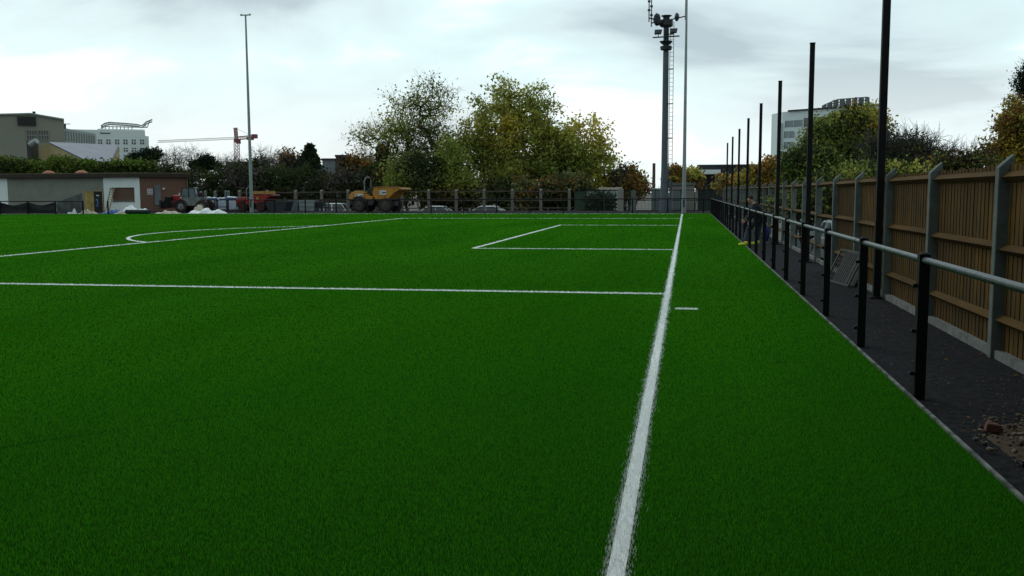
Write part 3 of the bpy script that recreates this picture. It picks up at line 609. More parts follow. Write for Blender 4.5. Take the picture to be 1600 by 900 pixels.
def dumper(name, label, loc, rz, sc, paint, dusty, rimc, signs, sideboard=None):
    d = thing(name, label, 'dumper truck', loc, rz); d.scale = (sc, sc, sc)
    B = lambda m, nm, mt, p=d, **k_: m.build(nm, mt, p, world=False, **k_)
    for x in (-1.28, 1.12):
        for s in (-1, 1): wheel(d, x, s*0.82, 0.60, 0.44, 'rubber', rimc, s)
    m = MB(); m.box((-2.1, -0.42, 0.5), (-0.2, 0.42, 0.95)); m.box((-0.2, -0.22, 0.5), (0.3, 0.22, 0.85)); m.box((0.3, -0.45, 0.5), (1.7, 0.45, 0.9))
    m.cyl((-1.28, -0.7, 0.6), (-1.28, 0.7, 0.6), 0.1); m.cyl((1.12, -0.7, 0.6), (1.12, 0.7, 0.6), 0.1)
    m.box((-0.85, -0.8, 0.55), (-0.1, 0.8, 0.72)); m.box((-0.8, -0.78, 0.722), (0.0, -0.5, 1.05)); m.box((-2.32, -0.6, 0.6), (-2.1, 0.6, 0.98))
    B(m, 'chassis', 'chassis')
    m = MB(); m.prism([(-2.35, 0.98), (-2.33, 1.35), (-2.2, 1.55), (-1.95, 1.66), (-0.98, 1.66), (-0.92, 1.2), (-0.92, 0.98)], -0.68, 0.68); hood = B(m, 'engine_cover', paint, bevel=0.05)
    m = MB()
    for z in (1.08, 1.16, 1.24, 1.32): m.box((-2.36, -0.4, z), (-2.325, 0.4, z+0.04))
    B(m, 'grille', 'chassis', hood)
    m = MB(); m.box((-2.0, -0.35, 1.661), (-1.5, 0.35, 1.76)); B(m, 'lid', dusty, hood, bevel=0.02)
    m = MB(); m.prism([(-0.91, 0.98), (-0.91, 1.42), (-0.62, 1.44), (-0.58, 1.28), (-0.15, 1.28), (-0.15, 0.98)], -0.66, 0.66); B(m, 'seat_base', paint, bevel=0.03)
    m = MB(); m.box((-0.78, -0.25, 1.441), (-0.3, 0.25, 1.55)); m.box((-0.86, -0.25, 1.5), (-0.74, 0.25, 1.95)); B(m, 'seat', 'rubber', bevel=0.04)
    m = MB(); pts = [(-0.95, -0.55, 1.0), (-0.95, -0.55, 2.45), (-0.93, -0.5, 2.66), (-0.9, -0.38, 2.8), (-0.9, -0.2, 2.85), (-0.9, 0.2, 2.85), (-0.9, 0.38, 2.8), (-0.93, 0.5, 2.66), (-0.95, 0.55, 2.45), (-0.95, 0.55, 1.0)]
    m.tube(pts, 0.048, 8); B(m, 'roll_bar', 'grey_paint')
    m = MB(); m.bar((-0.12, 0, 1.1), (-0.2, 0, 1.7), 0.5, 0.16); m.box((-0.22, -0.32, 1.62), (-0.02, 0.32, 1.86)); B(m, 'console', 'chassis', bevel=0.03)
    m = MB(); m.lathe((-0.33, 0, 1.74), [(0.2, -0.015), (0.22, 0), (0.2, 0.015)], 'z', 16); B(m, 'steering_wheel', 'rubber')
    # skip: side plates and bent floor plates
    prof = [(0.12, 1.98), (0.02, 1.55), (0.22, 1.10), (0.75, 0.93), (1.35, 1.02), (1.9, 1.52), (2.42, 1.80), (2.46, 1.92)]
    m = MB(); side = prof+[(1.2, 2.03)]
    for s in (-1, 1): m.prism(side, s*0.98-0.025, s*0.98+0.025)
    for (xa, za), (xb, zb) in zip(prof[:-2], prof[1:-1]):
        nx_, nz_ = -(zb-za), (xb-xa); l_ = math.hypot(nx_, nz_); nx_, nz_ = nx_/l_*0.035, nz_/l_*0.035
        m.prism([(xa, za+0.001), (xb, zb), (xb+nx_, zb+nz_), (xa+nx_, za+nz_)], -0.954, 0.954)
    sk = B(m, 'skip', paint)
    m = MB()
    for s in (-1, 1): m.bar((0.1, s*1.0, 2.0), (1.2, s*1.0, 2.045), 0.1, 0.06); m.bar((1.2, s*1.0, 2.045), (2.44, s*1.0, 1.935), 0.1, 0.06)
    m.bar((0.1, -1.0, 2.0), (0.1, 1.0, 2.0), 0.08, 0.06); B(m, 'rim_bar', dusty, sk)
    m = MB()
    for x in (0.5, 1.05): m.bar((x, -1.03, 1.02), (x+0.02, -1.03, 1.95), 0.03, 0.06)
    B(m, 'rib', paint, sk)
    m = MB(); m.prism([(2.3, 1.78), (2.62, 1.80), (2.62, 1.90), (2.4, 1.96)], -0.9, 0.9); B(m, 'lip', dusty, sk)
    m = MB(); m.cyl((0.1, -0.3, 0.9), (0.55, -0.3, 1.2), 0.07); m.cyl((0.1, 0.3, 0.9), (0.55, 0.3, 1.2), 0.07); B(m, 'hydraulic_ram', 'grey_paint')
    m = MB()
    for x in (-1.28,):
        for s in (-1, 1):
            arc = [(x+0.72*math.cos(t), 0.6+0.70*math.sin(t)) for t in np.linspace(R(20), R(160), 9)]; arc2 = [(x+0.67*math.cos(t), 0.6+0.65*math.sin(t)) for t in np.linspace(R(160), R(20), 9)]
            m.prism(arc+arc2, s*0.83-0.22, s*0.83+0.22)
    B(m, 'mudguard', paint if sideboard else 'chassis')
    if signs:
        s1 = MB().box((-1.72, -0.695, 1.14), (-1.02, -0.684, 1.5)); so = B(s1, 'sign', 'sign_white', hood)
        m = MB(); m.box((-1.66, -0.70, 1.2), (-1.6, -0.696, 1.44)); m.box((-1.60, -0.70, 1.38), (-1.5, -0.696, 1.44)); m.box((-1.16, -0.70, 1.24), (-1.06, -0.696, 1.38), 1); m.box((-1.36, -0.70, 1.24), (-1.19, -0.696, 1.38), 2)
        m.build('lettering', ['mark_grey', 'mark_black', 'mark_red'], hood, world=False)
        s2 = MB().box((0.62, -1.062, 1.42), (1.30, -1.05, 1.76)); B(s2, 'sign', 'sign_white', sk)
        m = MB(); m.box((0.68, -1.068, 1.49), (0.72, -1.063, 1.69)); m.box((0.72, -1.068, 1.65), (0.86, -1.063, 1.69)); m.box((0.72, -1.068, 1.49), (0.86, -1.063, 1.53))
        for k_ in range(3): m.box((0.94+k_*0.11, -1.068, 1.53), (1.03+k_*0.11, -1.063, 1.65), 1)
        m.build('lettering', ['mark_grey', 'mark_black'], sk, world=False)
    if sideboard:
        m = MB(); m.box((0.12, -1.02, 2.03), (1.9, -0.96, 2.38)); m.box((0.12, 0.96, 2.03), (1.9, 1.02, 2.38)); m.box((0.12, -0.955, 2.03), (0.18, 0.955, 2.38)); m.box((1.84, -0.955, 2.03), (1.9, 0.955, 2.38)); B(m, 'sideboard', sideboard)
        m = MB(); m.box((0.62, -1.055, 1.38), (0.95, -1.04, 1.72)); B(m, 'sign', 'yellow_paint', sk)
    return d
q = at(594, 331, 73.0)
dumper('site_dumper', 'yellow site dumper with roll bar and white sign panels behind the far rail', (q.x-0.15, 73.0, 0), R(-9), 0.98, 'yellow_paint', 'dusty_yellow', 'rim_dirty', True)
q = at(398, 331, 73.0)
dumper('skip_dumper', 'red dumper with tan boards round its skip parked behind the grey lamp column', (q.x-0.1, 73.6, 0), R(-6), 0.72, 'red_paint', 'dark_red', 'dark_red', False, 'tan_board')

# telehandler (faces -x locally turned to the camera)
q = at(284, 331, 71.5)
th = thing('telehandler', 'red and grey telehandler with glazed cab parked before the brick wall', 'telehandler', (q.x, 71.5, 0), R(8))
B = lambda m, nm, mt, p=th, **k_: m.build(nm, mt, p, world=False, **k_)
for x in (0.28, 1.98):
    for s in (-1, 1): wheel(th, x, s*0.72, 0.48, 0.36, 'rubber', 'rim_grey', s, 0.5)
m = MB(); m.box((-1.6, -0.5, 0.35), (2.2, 0.5, 0.72)); m.box((-0.6, -0.7, 0.722), (-0.2, 0.7, 0.95)); B(m, 'chassis', 'dark_red')
m = MB(); m.prism([(-0.75, 0.75), (0.1, 0.85), (0.1, 1.35), (-0.7, 1.42)], 0.05, 0.75); B(m, 'bonnet', 'red_paint', bevel=0.05)
m = MB(); m.box((1.2, 0.02, 0.73), (1.95, 0.72, 1.2)); B(m, 'engine_cover', 'grey_paint', bevel=0.05)
m = MB(); m.prism([(0.5, 0.85), (0.78, 0.55), (1.5, 0.55), (1.66, 0.8), (1.66, 1.2), (0.42, 1.2)], -0.86, 0.0); cab = B(m, 'cab', 'grey_paint', bevel=0.02)
m = MB()
for y in (-0.76, -0.03):
    m.bar((0.2, y, 1.08), (0.42, y, 1.95), 0.06, 0.06); m.bar((0.92, y, 1.1), (0.92, y, 1.98), 0.06, 0.06); m.bar((1.55, y, 1.08), (1.42, y, 1.95), 0.06, 0.06)
m.prism([(0.36, 1.96), (0.5, 2.05), (1.35, 2.05), (1.5, 1.96)], -0.8, 0.02); B(m, 'cab_frame', 'dark_steel', cab)
m = MB(); m.prism([(0.30, 1.2), (0.47, 1.95), (1.38, 1.95), (1.5, 1.2)], -0.74, -0.05); B(m, 'window', 'cab_glass', cab)
m = MB(); m.bar((0.5, -0.785, 1.15), (0.55, -0.785, 1.4), 0.02, 0.05); B(m, 'door_handle', 'chassis', cab)
m = MB(); m.bar((1.7, 0.32, 1.45), (-0.9, 0.32, 1.22), 0.26, 0.28); m.bar((-0.8, 0.3, 1.3), (-1.35, 0.3, 0.85), 0.24, 0.26); boom = B(m, 'boom', 'dark_red', bevel=0.03)
m = MB(); m.cyl((0.6, 0.3, 0.85), (-0.4, 0.3, 1.1), 0.06); B(m, 'hydraulic_ram', 'grey_paint', boom)
m = MB(); m.box((-1.62, -0.62, 0.3), (-1.5, 0.62, 1.02)); m.box((-1.5, -0.6, 0.85), (-1.2, 0.6, 1.0))
for y in (-0.45, 0.35): m.box((-2.15, y, 0.28), (-1.62, y+0.12, 0.34))
B(m, 'fork_carriage', 'chassis')
m = MB(); m.box((-1.48, -0.55, 0.4), (-0.65, 0.5, 0.9)); m.box((-1.2, -0.5, 0.9), (-0.7, 0.0, 1.28)); B(m, 'front_guard', 'black_metal', bevel=0.03)
m = MB(); m.cyl((0.3, -0.86, 1.2), (0.3, -0.78, 1.2), 0.06); m.box((0.2, -0.95, 1.38), (0.26, -0.82, 1.6)); B(m, 'mirror', 'sign_white')
m = MB(); arc = [(0.28+0.6*math.cos(t), 0.48+0.58*math.sin(t)) for t in np.linspace(R(15), R(165), 9)]; arc2 = [(0.28+0.55*math.cos(t), 0.48+0.53*math.sin(t)) for t in np.linspace(R(165), R(15), 9)]
m.prism(arc+arc2, -0.92, -0.52); B(m, 'mudguard', 'chassis')

def car(name, label, cat, loc, rz, paint, L_=4.2, W=1.72, Ht=1.45, van=False, group=None):
    c = thing(name, label, cat, loc, rz, group); B = lambda m, nm, mt, p=c, **k_: m.build(nm, mt, p, world=False, **k_)
    a = L_/2; r = 0.31; xw = a*0.62
    def arch(x): return [(x+0.36*math.cos(t), r+0.36*math.sin(t)) for t in np.linspace(0, math.pi, 8)][::-1]
    bl = 0.95 if not van else 1.02
    low = [(-a, 0.35)]+[(-a+0.02, 0.25)]+arch(-xw)+arch(xw)+[(a-0.02, 0.25), (a, 0.38), (a-0.03, 0.66), (a-0.15, 0.76), (a*0.45, bl-0.04), (a*0.4, bl), (-a+0.1, bl+0.03), (-a+0.02, 0.8)]
    m = MB(); m.prism(low, -W/2, W/2); body = B(m, 'body', paint, bevel=0.05)
    rf = (-a*0.55, a*0.08) if not van else (-a*0.92, a*0.15)
    b0, b1 = (-a+0.12, a*0.44) if not van else (-a+0.04, a*0.46)
    iw = W/2-0.17; ow = W/2-0.05; zt = Ht
    def trap(x0, x1, x2, x3, z0, z1, w0, w1): return [(x0, -w0, z0), (x1, -w0, z0), (x1, w0, z0), (x0, w0, z0), (x2, -w1, z1), (x3, -w1, z1), (x3, w1, z1), (x2, w1, z1)]
    FB = [(0, 3, 2, 1), (4, 5, 6, 7), (0, 1, 5, 4), (1, 2, 6, 5), (2, 3, 7, 6), (3, 0, 4, 7)]
    m = MB(); m.add(trap(b0, b1, rf[0], rf[1], bl-0.02, zt-0.06, ow, iw), FB); B(m, 'window', 'glass' if not van else 'glass', body)
    m = MB(); m.add(trap(rf[0]-0.08, rf[1]+0.1, rf[0]+0.05, rf[1]-0.1, zt-0.065, zt, iw+0.02, iw-0.06), FB)
    for s in (-1, 1):
        m.bar((b1, s*ow, bl), (rf[1]+0.04, s*iw, zt-0.05), 0.07, 0.07); m.bar((b0, s*ow, bl), (rf[0]-0.03, s*iw, zt-0.05), 0.12, 0.1)
        xm = (rf[0]+rf[1])/2+0.1; m.bar((xm, s*(ow+0.005), bl), (xm-0.05, s*(iw+0.01), zt-0.05), 0.03, 0.1)
        if van: m.bar((xm-0.9, s*(ow+0.005), bl), (xm-0.9, s*(iw+0.01), zt-0.05), 0.03, 0.32)
    B(m, 'roof', paint, body, bevel=0.015)
    for x in (-xw, xw):
        for s in (-1, 1): wheel(c, x, s*(W/2-0.12), r, 0.2, 'rubber', 'rim_grey', s, 0.65)
    for s in (-1, 1):
        m = MB(); m.box((a-0.13, s*W*0.33-0.16, 0.6), (a+0.005, s*W*0.33+0.16, 0.72)); B(m, 'headlight', 'sign_white', body)
        m = MB(); m.box((-a-0.005, s*W*0.38-0.12, 0.62), (-a+0.1, s*W*0.38+0.1, 0.82)); B(m, 'tail_light', 'red_paint', body)
    m = MB(); m.box((a-0.05, -W*0.46, 0.3), (a+0.05, W*0.46, 0.52)); m.box((-a-0.05, -W*0.46, 0.3), (-a+0.05, W*0.46, 0.52)); B(m, 'bumper', 'chassis', body)
    for s in (-1, 1):
        m = MB(); m.box((a*0.33, s*W/2-0.02, bl), (a*0.4, s*(W/2+0.16), bl+0.14)); B(m, 'mirror', paint, body)
    return c
# cars in the low car park behind the rails
car('parked_car', 'silver car behind the open rails next to the boarded bays', 'car', (4.9, 30.0, LOW+0.45), R(92), 'car_silver', 4.2, 1.72, 1.46)
car('parked_car', 'pale green grey car beyond the open rails near the stooping person', 'car', (5.2, 38.0, LOW+0.2), R(-85), 'car_green', 4.3, 1.74, 1.5)
q = at(532, 330, 86); car('parked_van', 'white van with two side windows behind the rails by the yellow dumper', 'van', (q.x, 86, LOW), R(4), 'car_white', 3.6, 1.7, 1.82, True)
q = at(690, 330, 84); car('parked_car', 'white car with only its roof showing nearest the yellow dumper', 'car', (q.x, 84, LOW+0.12), R(3), 'car_white', 4.0, 1.7, 1.46)
q = at(755, 330, 84); car('parked_car', 'white car half hidden below the rails under the big green tree', 'car', (q.x, 84, LOW+0.15), R(182), 'car_white', 4.1, 1.7, 1.43)

# ================================================================ FAR SIDE FENCES
fb_ = thing('pitch_barrier', 'long black rail with black posts across the far side of the pitch', 'barrier', (-14, 68.3, 0))
x = 1.2
while x > -36.5:
    m = MB(); m.box((x-0.04, 68.26, -0.1), (x+0.04, 68.34, 1.06)); m.build('post', 'black_metal', fb_); x -= 2.5
m = MB(); m.cyl((1.735, 68.3, 1.03), (-37.3, 68.3, 1.03), 0.04, None, 8); m.build('rail', 'black_metal', fb_)
lb = thing('pitch_barrier', 'short black rail in front of the grey clubhouse wall', 'barrier', (-54, 64.6, 0))
bx = [at(v, 331, 64.6).x for v in (-86, -42, 1, 44, 87, 130, 169)]
for i, x in enumerate(bx):
    m = MB(); m.box((x-0.045, 64.56, -0.1), (x+0.045, 64.64, 1.02)); m.build('post', 'black_metal', lb)
m = MB(); m.cyl((bx[0], 64.6, 0.99), (bx[5], 64.6, 0.99), 0.04, None, 8); m.build('rail', 'black_metal', lb)
# dark netting and grey sheet hung on it
def hung(name, label, cat, xa, xb, z1, z0, sag, mt, seed, yo=64.68, tilt=0.0):
    rr = random.Random(seed); nx_, nz_ = 40, 10; vs_ = []
    for j in range(nz_+1):
        for i in range(nx_+1):
            u, v = i/nx_, j/nz_; top = z1-sag*abs(math.sin(u*math.pi*3))**1.5 + tilt*u
            vs_.append((xa+(xb-xa)*u, yo+0.05*math.sin(u*25+seed)+0.04*math.sin(v*7+u*9), z0+(top-z0)*v))
    n_ = len(vs_); vs_ += [(x_, y_+0.012, z_) for x_, y_, z_ in vs_]
    fs_ = []
    for j in range(nz_):
        for i in range(nx_):
            a_ = j*(nx_+1)+i; fs_ += [(a_, a_+1, a_+nx_+2, a_+nx_+1), (n_+a_, n_+a_+nx_+1, n_+a_+nx_+2, n_+a_+1)]
    o = mk(name, vs_, fs_, [mt], loc=(xa, yo, 0), smooth=True, recalc=False); return tag(o, label, cat, kind='thing')
hung('netting', 'dark netting sagging from the short black rail', 'netting', bx[1], bx[4]-0.1, 0.9, 0.05, 0.22, 'net_dark', 3)
hung('plastic_sheet', 'grey sheet standing behind the short black rail beside the plywood board', 'sheet', at(90, 331, 66.2).x, at(129.5, 331, 66.2).x, 0.9, 0.03, 0.03, 'grey_sheet', 5, 66.2, 0.75)

# post and rail fence on the far side
YF2 = 78.2
ff = thing('post_and_rail_fence', 'grey concrete posts carrying thin wooden rails along the far side under the trees', 'fence', (-20, YF2, 0))
pxs = [375, 418, 462.5, 503, 544, 586, 628, 670, 713, 756.5, 800.5, 845, 889.5]
fx = [at(v, 329, YF2).x for v in pxs]
for x in fx:
    m = MB(); m.add([(x-0.11, YF2-0.1, LOW), (x+0.11, YF2-0.1, LOW), (x+0.11, YF2+0.1, LOW), (x-0.11, YF2+0.1, LOW), (x-0.11, YF2-0.1, 1.70), (x+0.11, YF2-0.1, 1.70), (x+0.11, YF2+0.1, 1.82), (x-0.11, YF2+0.1, 1.82)],
          [(0, 3, 2, 1), (4, 5, 6, 7), (0, 1, 5, 4), (1, 2, 6, 5), (2, 3, 7, 6), (3, 0, 4, 7)]); m.build('concrete_post', 'far_concrete', ff)
for z in (1.62, 0.86, 0.22):
    for a_, b_ in zip(fx[:-1], fx[1:]):
        m = MB(); m.bar((a_+0.115, YF2+0.02, z+random.uniform(-.03, .03)), (b_-0.115, YF2+0.02, z+random.uniform(-.03, .03)), 0.06, 0.09); m.build('rail', 'weathered_rail', ff)
# bluish low barrier frames and posts near the wrapped pallets
for i, (pxx, z) in enumerate(((315, 1.75), (322, 1.78), (337, 1.78), (354, 1.8), (358, 1.78))):
    x = at(pxx, 331, 75.5).x; m = MB(); m.add([(x-0.09, 75.4, -0.1), (x+0.09, 75.4, -0.1), (x+0.09, 75.6, -0.1), (x-0.09, 75.6, -0.1), (x-0.09, 75.4, z-0.1), (x+0.09, 75.4, z-0.1), (x+0.09, 75.6, z), (x-0.09, 75.6, z)],
          [(0, 3, 2, 1), (4, 5, 6, 7), (0, 1, 5, 4), (1, 2, 6, 5), (2, 3, 7, 6), (3, 0, 4, 7)])
    o = m.build('fence_post', 'concrete', loc=(x, 75.5, 0)); tag(o, 'loose concrete fence post standing by the blue wrapped pallets, %s from the telehandler' % ['first', 'second', 'third', 'fourth', 'fifth'][i], 'post', 'loose concrete posts by the pallets', 'thing')

# green mesh fence round the mast compound
gm = thing('mesh_fence', 'dark green mesh fence with black rails behind the mast', 'fence', (-2, 76.8, 0))
x0, x1 = at(905, 330, 76.8).x, 2.6
for z in (1.66, 0.04, 0.84):
    m = MB(); m.bar((x0, 76.8, z), (x1, 76.8, z), 0.05, 0.06 if z > 1 else 0.04); m.build('rail', 'black_metal', gm)
x = x0
while x < x1+0.1:
    m = MB(); m.box((x-0.04, 76.76, -0.1), (x+0.04, 76.84, 1.75)); m.build('post', 'green_metal', gm); x += 2.05
m = MB()
for x in np.arange(x0, x1, 0.11): m.box((x-0.008, 76.79, 0.05), (x+0.008, 76.81, 1.62))
for z in np.arange(0.2, 1.6, 0.2): m.box((x0, 76.778, z-0.006), (x1, 76.788, z+0.006))
m.build('wire_mesh', 'green_metal', gm)
for i, (pa, pb, zt) in enumerate(((965.5, 974, 1.75), (986, 993.5, 1.62))):
    a_, b_ = at(pa, 330, 75.9).x, at(pb, 330, 75.9).x; m = MB(); m.box((a_, 75.7, -0.1), (b_, 76.0, zt)); m.prism([(a_, zt), (b_, zt), ((a_+b_)/2, zt+0.08)], 75.7, 76.0)
    o = m.build('concrete_pillar', 'kiosk' if i == 0 else 'concrete', loc=(a_, 75.9, 0)); tag(o, ['broad beige concrete pillar beside the white containers', 'narrow grey concrete pillar before the green mesh fence'][i], 'pillar', None, 'thing')

# ================================================================ MASTS AND COLUMNS
MY = 73.6; q = at(1037.5, 331, MY); mx_ = q.x
zt = at(1040, 27, MY).z
ms = thing('telecom_mast', 'thick grey mast with ladder, floodlights and aerials behind the goal line', 'mast', (mx_, MY, 0))
m = MB(); m.lathe((mx_, MY, -0.1), [(0.36, 0), (0.35, 1.2), (0.29, 2.2), (0.255, 3.4), (0.235, zt*0.5), (0.22, zt*0.83)], 'z', 12); m.build('shaft', 'mast_paint', ms)
Z = lambda py: at(1040, py, MY).z
m = MB(); m.lathe((mx_, MY, Z(82)), [(0.21, 0), (0.21, Z(40)-Z(82))], 'z', 12); m.lathe((mx_, MY, Z(78)), [(0.42, 0), (0.45, 0.25), (0.3, 0.3)], 'z', 12); m.lathe((mx_, MY, Z(70)), [(0.25, 0), (0.5, 0.22), (0.5, 0.26), (0.25, 0.3)], 'z', 12)
m.build('neck', 'dark_steel', ms)
m = MB(); m.lathe((mx_, MY, Z(42)), [(0.42, 0), (0.5, 0.1), (0.5, Z(32)-Z(42)), (0.25, Z(30)-Z(42)), (0.25, Z(27)-Z(42)), (0.42, Z(25)-Z(42)), (0.42, Z(24.5)-Z(42))], 'z', 10); m.build('head', 'dark_steel', ms)
m = MB(); yb = MY; m.bar((mx_-1.0, yb-0.3, Z(59)), (mx_+1.0, yb-0.3, Z(58)), 0.07, 0.09); m.build('crossarm', 'dark_steel', ms)
for s, (pa, pb, pc, pd) in ((-1, (1023, 1035, 48.5, 55.5)), (1, (1047, 1059, 47.5, 54.5))):
    xa, xb = at(pa, 50, MY).x, at(pb, 50, MY).x; za, zb = Z(pd), Z(pc); m = MB()
    pro = [(xa, za), (xb-0.08, za+0.02), (xb, zb), (xa+0.03, zb)]; m.prism(pro, MY-0.85, MY-0.45); fl = m.build('floodlight', 'dark_steel', ms, bevel=0.03)
    m = MB(); m.prism([(xa+0.06, za+0.05), (xb-0.12, za+0.06), (xb-0.07, zb-0.06), (xa+0.08, zb-0.06)], MY-0.87, MY-0.852); m.build('lens', 'glass', fl)
    m = MB(); m.bar(((xa+xb)/2, MY-0.6, za), ((xa+xb)/2, MY-0.3, Z(58.5)), 0.05, 0.05); m.build('bracket', 'dark_steel', fl)
pL = [at(1014.5, 0, MY), at(1018.5, 0, MY), at(1072, 0, MY)]
m = MB(); m.cyl((mx_-0.3, MY, Z(32)), (pL[0].x, MY-0.2, Z(28)), 0.05); m.cyl((mx_-0.3, MY, Z(33)), (pL[1].x, MY-0.5, Z(37)), 0.05); m.cyl((mx_+0.3, MY, Z(31)), (at(1071, 27, MY).x, MY, Z(26.5)), 0.045)
m.build('aerial_arm', 'dark_steel', ms)
m = MB(); xx, x3 = at(1026.5, 31, MY).x, at(1057.5, 28, MY).x
blob(m, (xx, MY-0.3, Z(31)), 0.34, 3, 0, (0.8, 1, 1.4), 10, 8, 0.1); blob(m, (x3, MY-0.3, Z(28.5)), 0.22, 5, 0, (0.8, 1, 1.4), 10, 8, 0.1); blob(m, (xx+0.2, MY-0.4, Z(36)), 0.24, 8, 0, (1, 1, 1), 10, 8, 0.1)
m.build('dish', 'dark_steel', ms)
for i, (pp, zb_, zt_) in enumerate(((pL[0], Z(34), Z(-25)), (pL[1], Z(43), Z(-14)))):
    m = MB(); m.cyl((pp.x, MY-0.2-0.3*i, zb_), (pp.x, MY-0.2-0.3*i, zt_), 0.045, None, 6)
    for zz in np.arange(zb_+0.8, zt_, 0.65): m.cyl((pp.x, MY-0.2-0.3*i, zz), (pp.x, MY-0.2-0.3*i, zz+0.13), 0.11, None, 8)
    m.build('aerial', 'dark_steel', ms)
m = MB(); m.cyl((at(1071, 27, MY).x, MY, Z(32)), (at(1072, 0, MY).x, MY, Z(-18)), 0.055, None, 6); m.build('aerial', 'mast_paint', ms)
m = MB(); lx = mx_+0.30; ly = MY-0.12
for dx_ in (0, 0.27): m.bar((lx+dx_, ly, 1.6), (lx+dx_, ly, Z(35)), 0.04, 0.04)
for z in np.arange(1.8, Z(36), 0.32): m.bar((lx, ly, z), (lx+0.27, ly, z), 0.025, 0.025)
for z in np.arange(3, Z(36), 2.6): m.bar((lx+0.27, ly, z), (mx_+0.1, MY, z), 0.06, 0.07)
m.build('ladder', 'dark_steel', ms)
m = MB(); m.box((mx_+0.37, MY-0.12, -0.05), (mx_+0.56, MY+0.3, 2.4)); m.build('ladder_guard', 'mast_paint', ms)

def column(label, px0, py0, Y, py1, rb, rt, grp):
    q = at(px0, py0, Y); zt_ = at(px0, py1, Y).z
    c = thing('floodlight_column', label, 'lamp column', (q.x, Y, 0), group=grp)
    m = MB(); m.cyl((q.x, Y, 1.3), (q.x, Y, zt_), rb*0.85, rt, 12); m.build('shaft', 'galv_pole', c)
    m = MB(); m.cyl((q.x, Y, -0.1), (q.x, Y, 1.298), rb, rb, 12); bs = m.build('base', 'galv_pole', c)
    m = MB(); m.box((q.x-0.06, Y-rb-0.012, 0.4), (q.x+0.06, Y-rb+0.02, 0.95)); m.build('hatch', 'galv', bs)
    m = MB(); m.bar((q.x-0.45, Y, zt_+0.04), (q.x+0.45, Y, zt_+0.04), 0.1, 0.08)
    for s in (-0.36, 0.36): m.box((q.x+s-0.05, Y-0.05, zt_+0.08), (q.x+s+0.05, Y+0.05, zt_+0.14))
    m.build('crossbar', 'galv_pole', c)
column('slim grey column with a short crossbar on top, in front of the red dumper', 393.5, 330, 71.5, 24, 0.165, 0.065, 'slim grey floodlight columns')
column('slim grey column running out of the top of the picture beside the mast', 1068.2, 332, 70.0, -42, 0.165, 0.06, 'slim grey floodlight columns')
q = at(1021.5, 290, 88); m = MB(); m.cyl((q.x, 88, LOW), (q.x, 88, at(1021.5, 255, 88).z), 0.17, 0.14, 10)
for z in (2.0, 2.6, 3.2): m.bar((q.x, 87.84, z), (q.x, 87.84, z+0.06), 0.3, 0.02)
o = m.build('wooden_pole', 'weathered_rail', loc=(q.x, 88, 0)); tag(o, 'short dark wooden pole rising behind the grey kiosk', 'pole', None, 'thing')

# ================================================================ BUILDINGS
# --- clubhouse
CY = 75.4
def cx(px, Y=CY): return at(px, 300, Y).x
A0, A1 = (-76.0, CY), (cx(218.5), CY); A2 = (cx(293, 78.6), 78.6); zr = 2.98
dirv = Vector((A2[0]-A1[0], A2[1]-A1[1])).normalized()
ch = thing('clubhouse', 'low flat roofed clubhouse of grey render, white panels and brown brick', 'building', (-55, CY, 0))
def wallseg(p, q, z0, z1, th, nm, mt, proud=0.0, parent=None):
    p, q = Vector(p), Vector(q); d_ = (q-p).normalized(); n_ = Vector((d_.y, -d_.x))     # outward towards the camera
    a_, b_ = p+n_*proud, q+n_*proud; m = MB(); m.foot([tuple(a_), tuple(b_), tuple(b_-n_*th), tuple(a_-n_*th)], z0, z1)
    return m.build(nm, mt, parent or ch)
wallseg(A0, (cx(12), CY), -0.1, zr, 0.3, 'wall', 'render_white')
wallseg((cx(12), CY), (cx(162), CY), -0.1, zr, 0.3, 'wall', 'render_grey')
xw0, xw1 = cx(175), cx(210); zw0, zw1 = at(190, 314, CY).z, at(190, 293, CY).z
wallseg((cx(162), CY), (xw0, CY), -0.1, zr, 0.3, 'wall', 'render_white'); wallseg((xw1, CY), A1, -0.1, zr, 0.3, 'wall', 'render_white')
wallseg((xw0, CY), (xw1, CY), zw1, zr, 0.3, 'wall', 'render_white'); wallseg((xw0, CY), (xw1, CY), -0.1, zw0, 0.3, 'wall', 'render_white')
wn = wallseg((xw0, CY), (xw1, CY), zw0, zw1, 0.06, 'boarded_window', 'brown_board', -0.12)
wallseg((xw0, CY), (xw1, CY), zw0-0.07, zw0-0.002, 0.2, 'sill', 'concrete', 0.06, wn)
wallseg(A1, A2, -0.1, zr, 0.3, 'wall', 'brick')
m = MB(); m.foot([(A0[0], CY+0.31), (A1[0], CY+0.31), (A2[0]-0.35, A2[1]+0.3), (cx(288, 88), 88), (A0[0], 88)], -0.1, zr-0.01); m.build('core', 'render_grey', ch)
ov = 0.35; n2 = Vector((dirv.y, -dirv.x)); P = [(A0[0]-0.5, CY-ov), (A1[0]+0.05, CY-ov), (A2[0]+n2.x*ov+dirv.x*0.2, A2[1]+n2.y*ov+dirv.y*0.2), (cx(290.5, 88.4), 88.4), (A0[0]-0.5, 88.4)]
m = MB(); m.foot(P, zr+0.002, zr+0.34); rf = m.build('roof', 'fascia', ch)
m = MB(); m.foot([(x*1.0, y) for x, y in P], zr+0.342, zr+0.40); m.build('felt_edge', 'felt', rf)
for px in (78, 129):
    x = cx(px, 78); m = MB(); m.lathe((x, 78, zr+0.40), [(0.55, 0), (0.5, 0.15), (0.3, 0.27), (0.08, 0.31)], 'z', 14); m.build('roof_cowl', 'terracotta', rf)
x0, x1 = cx(147.5), cx(160); zd = at(150, 299, CY).z
dr = wallseg((x0, CY), (x1, CY), 0.0, zd, 0.06, 'door', 'mark_black', 0.05)
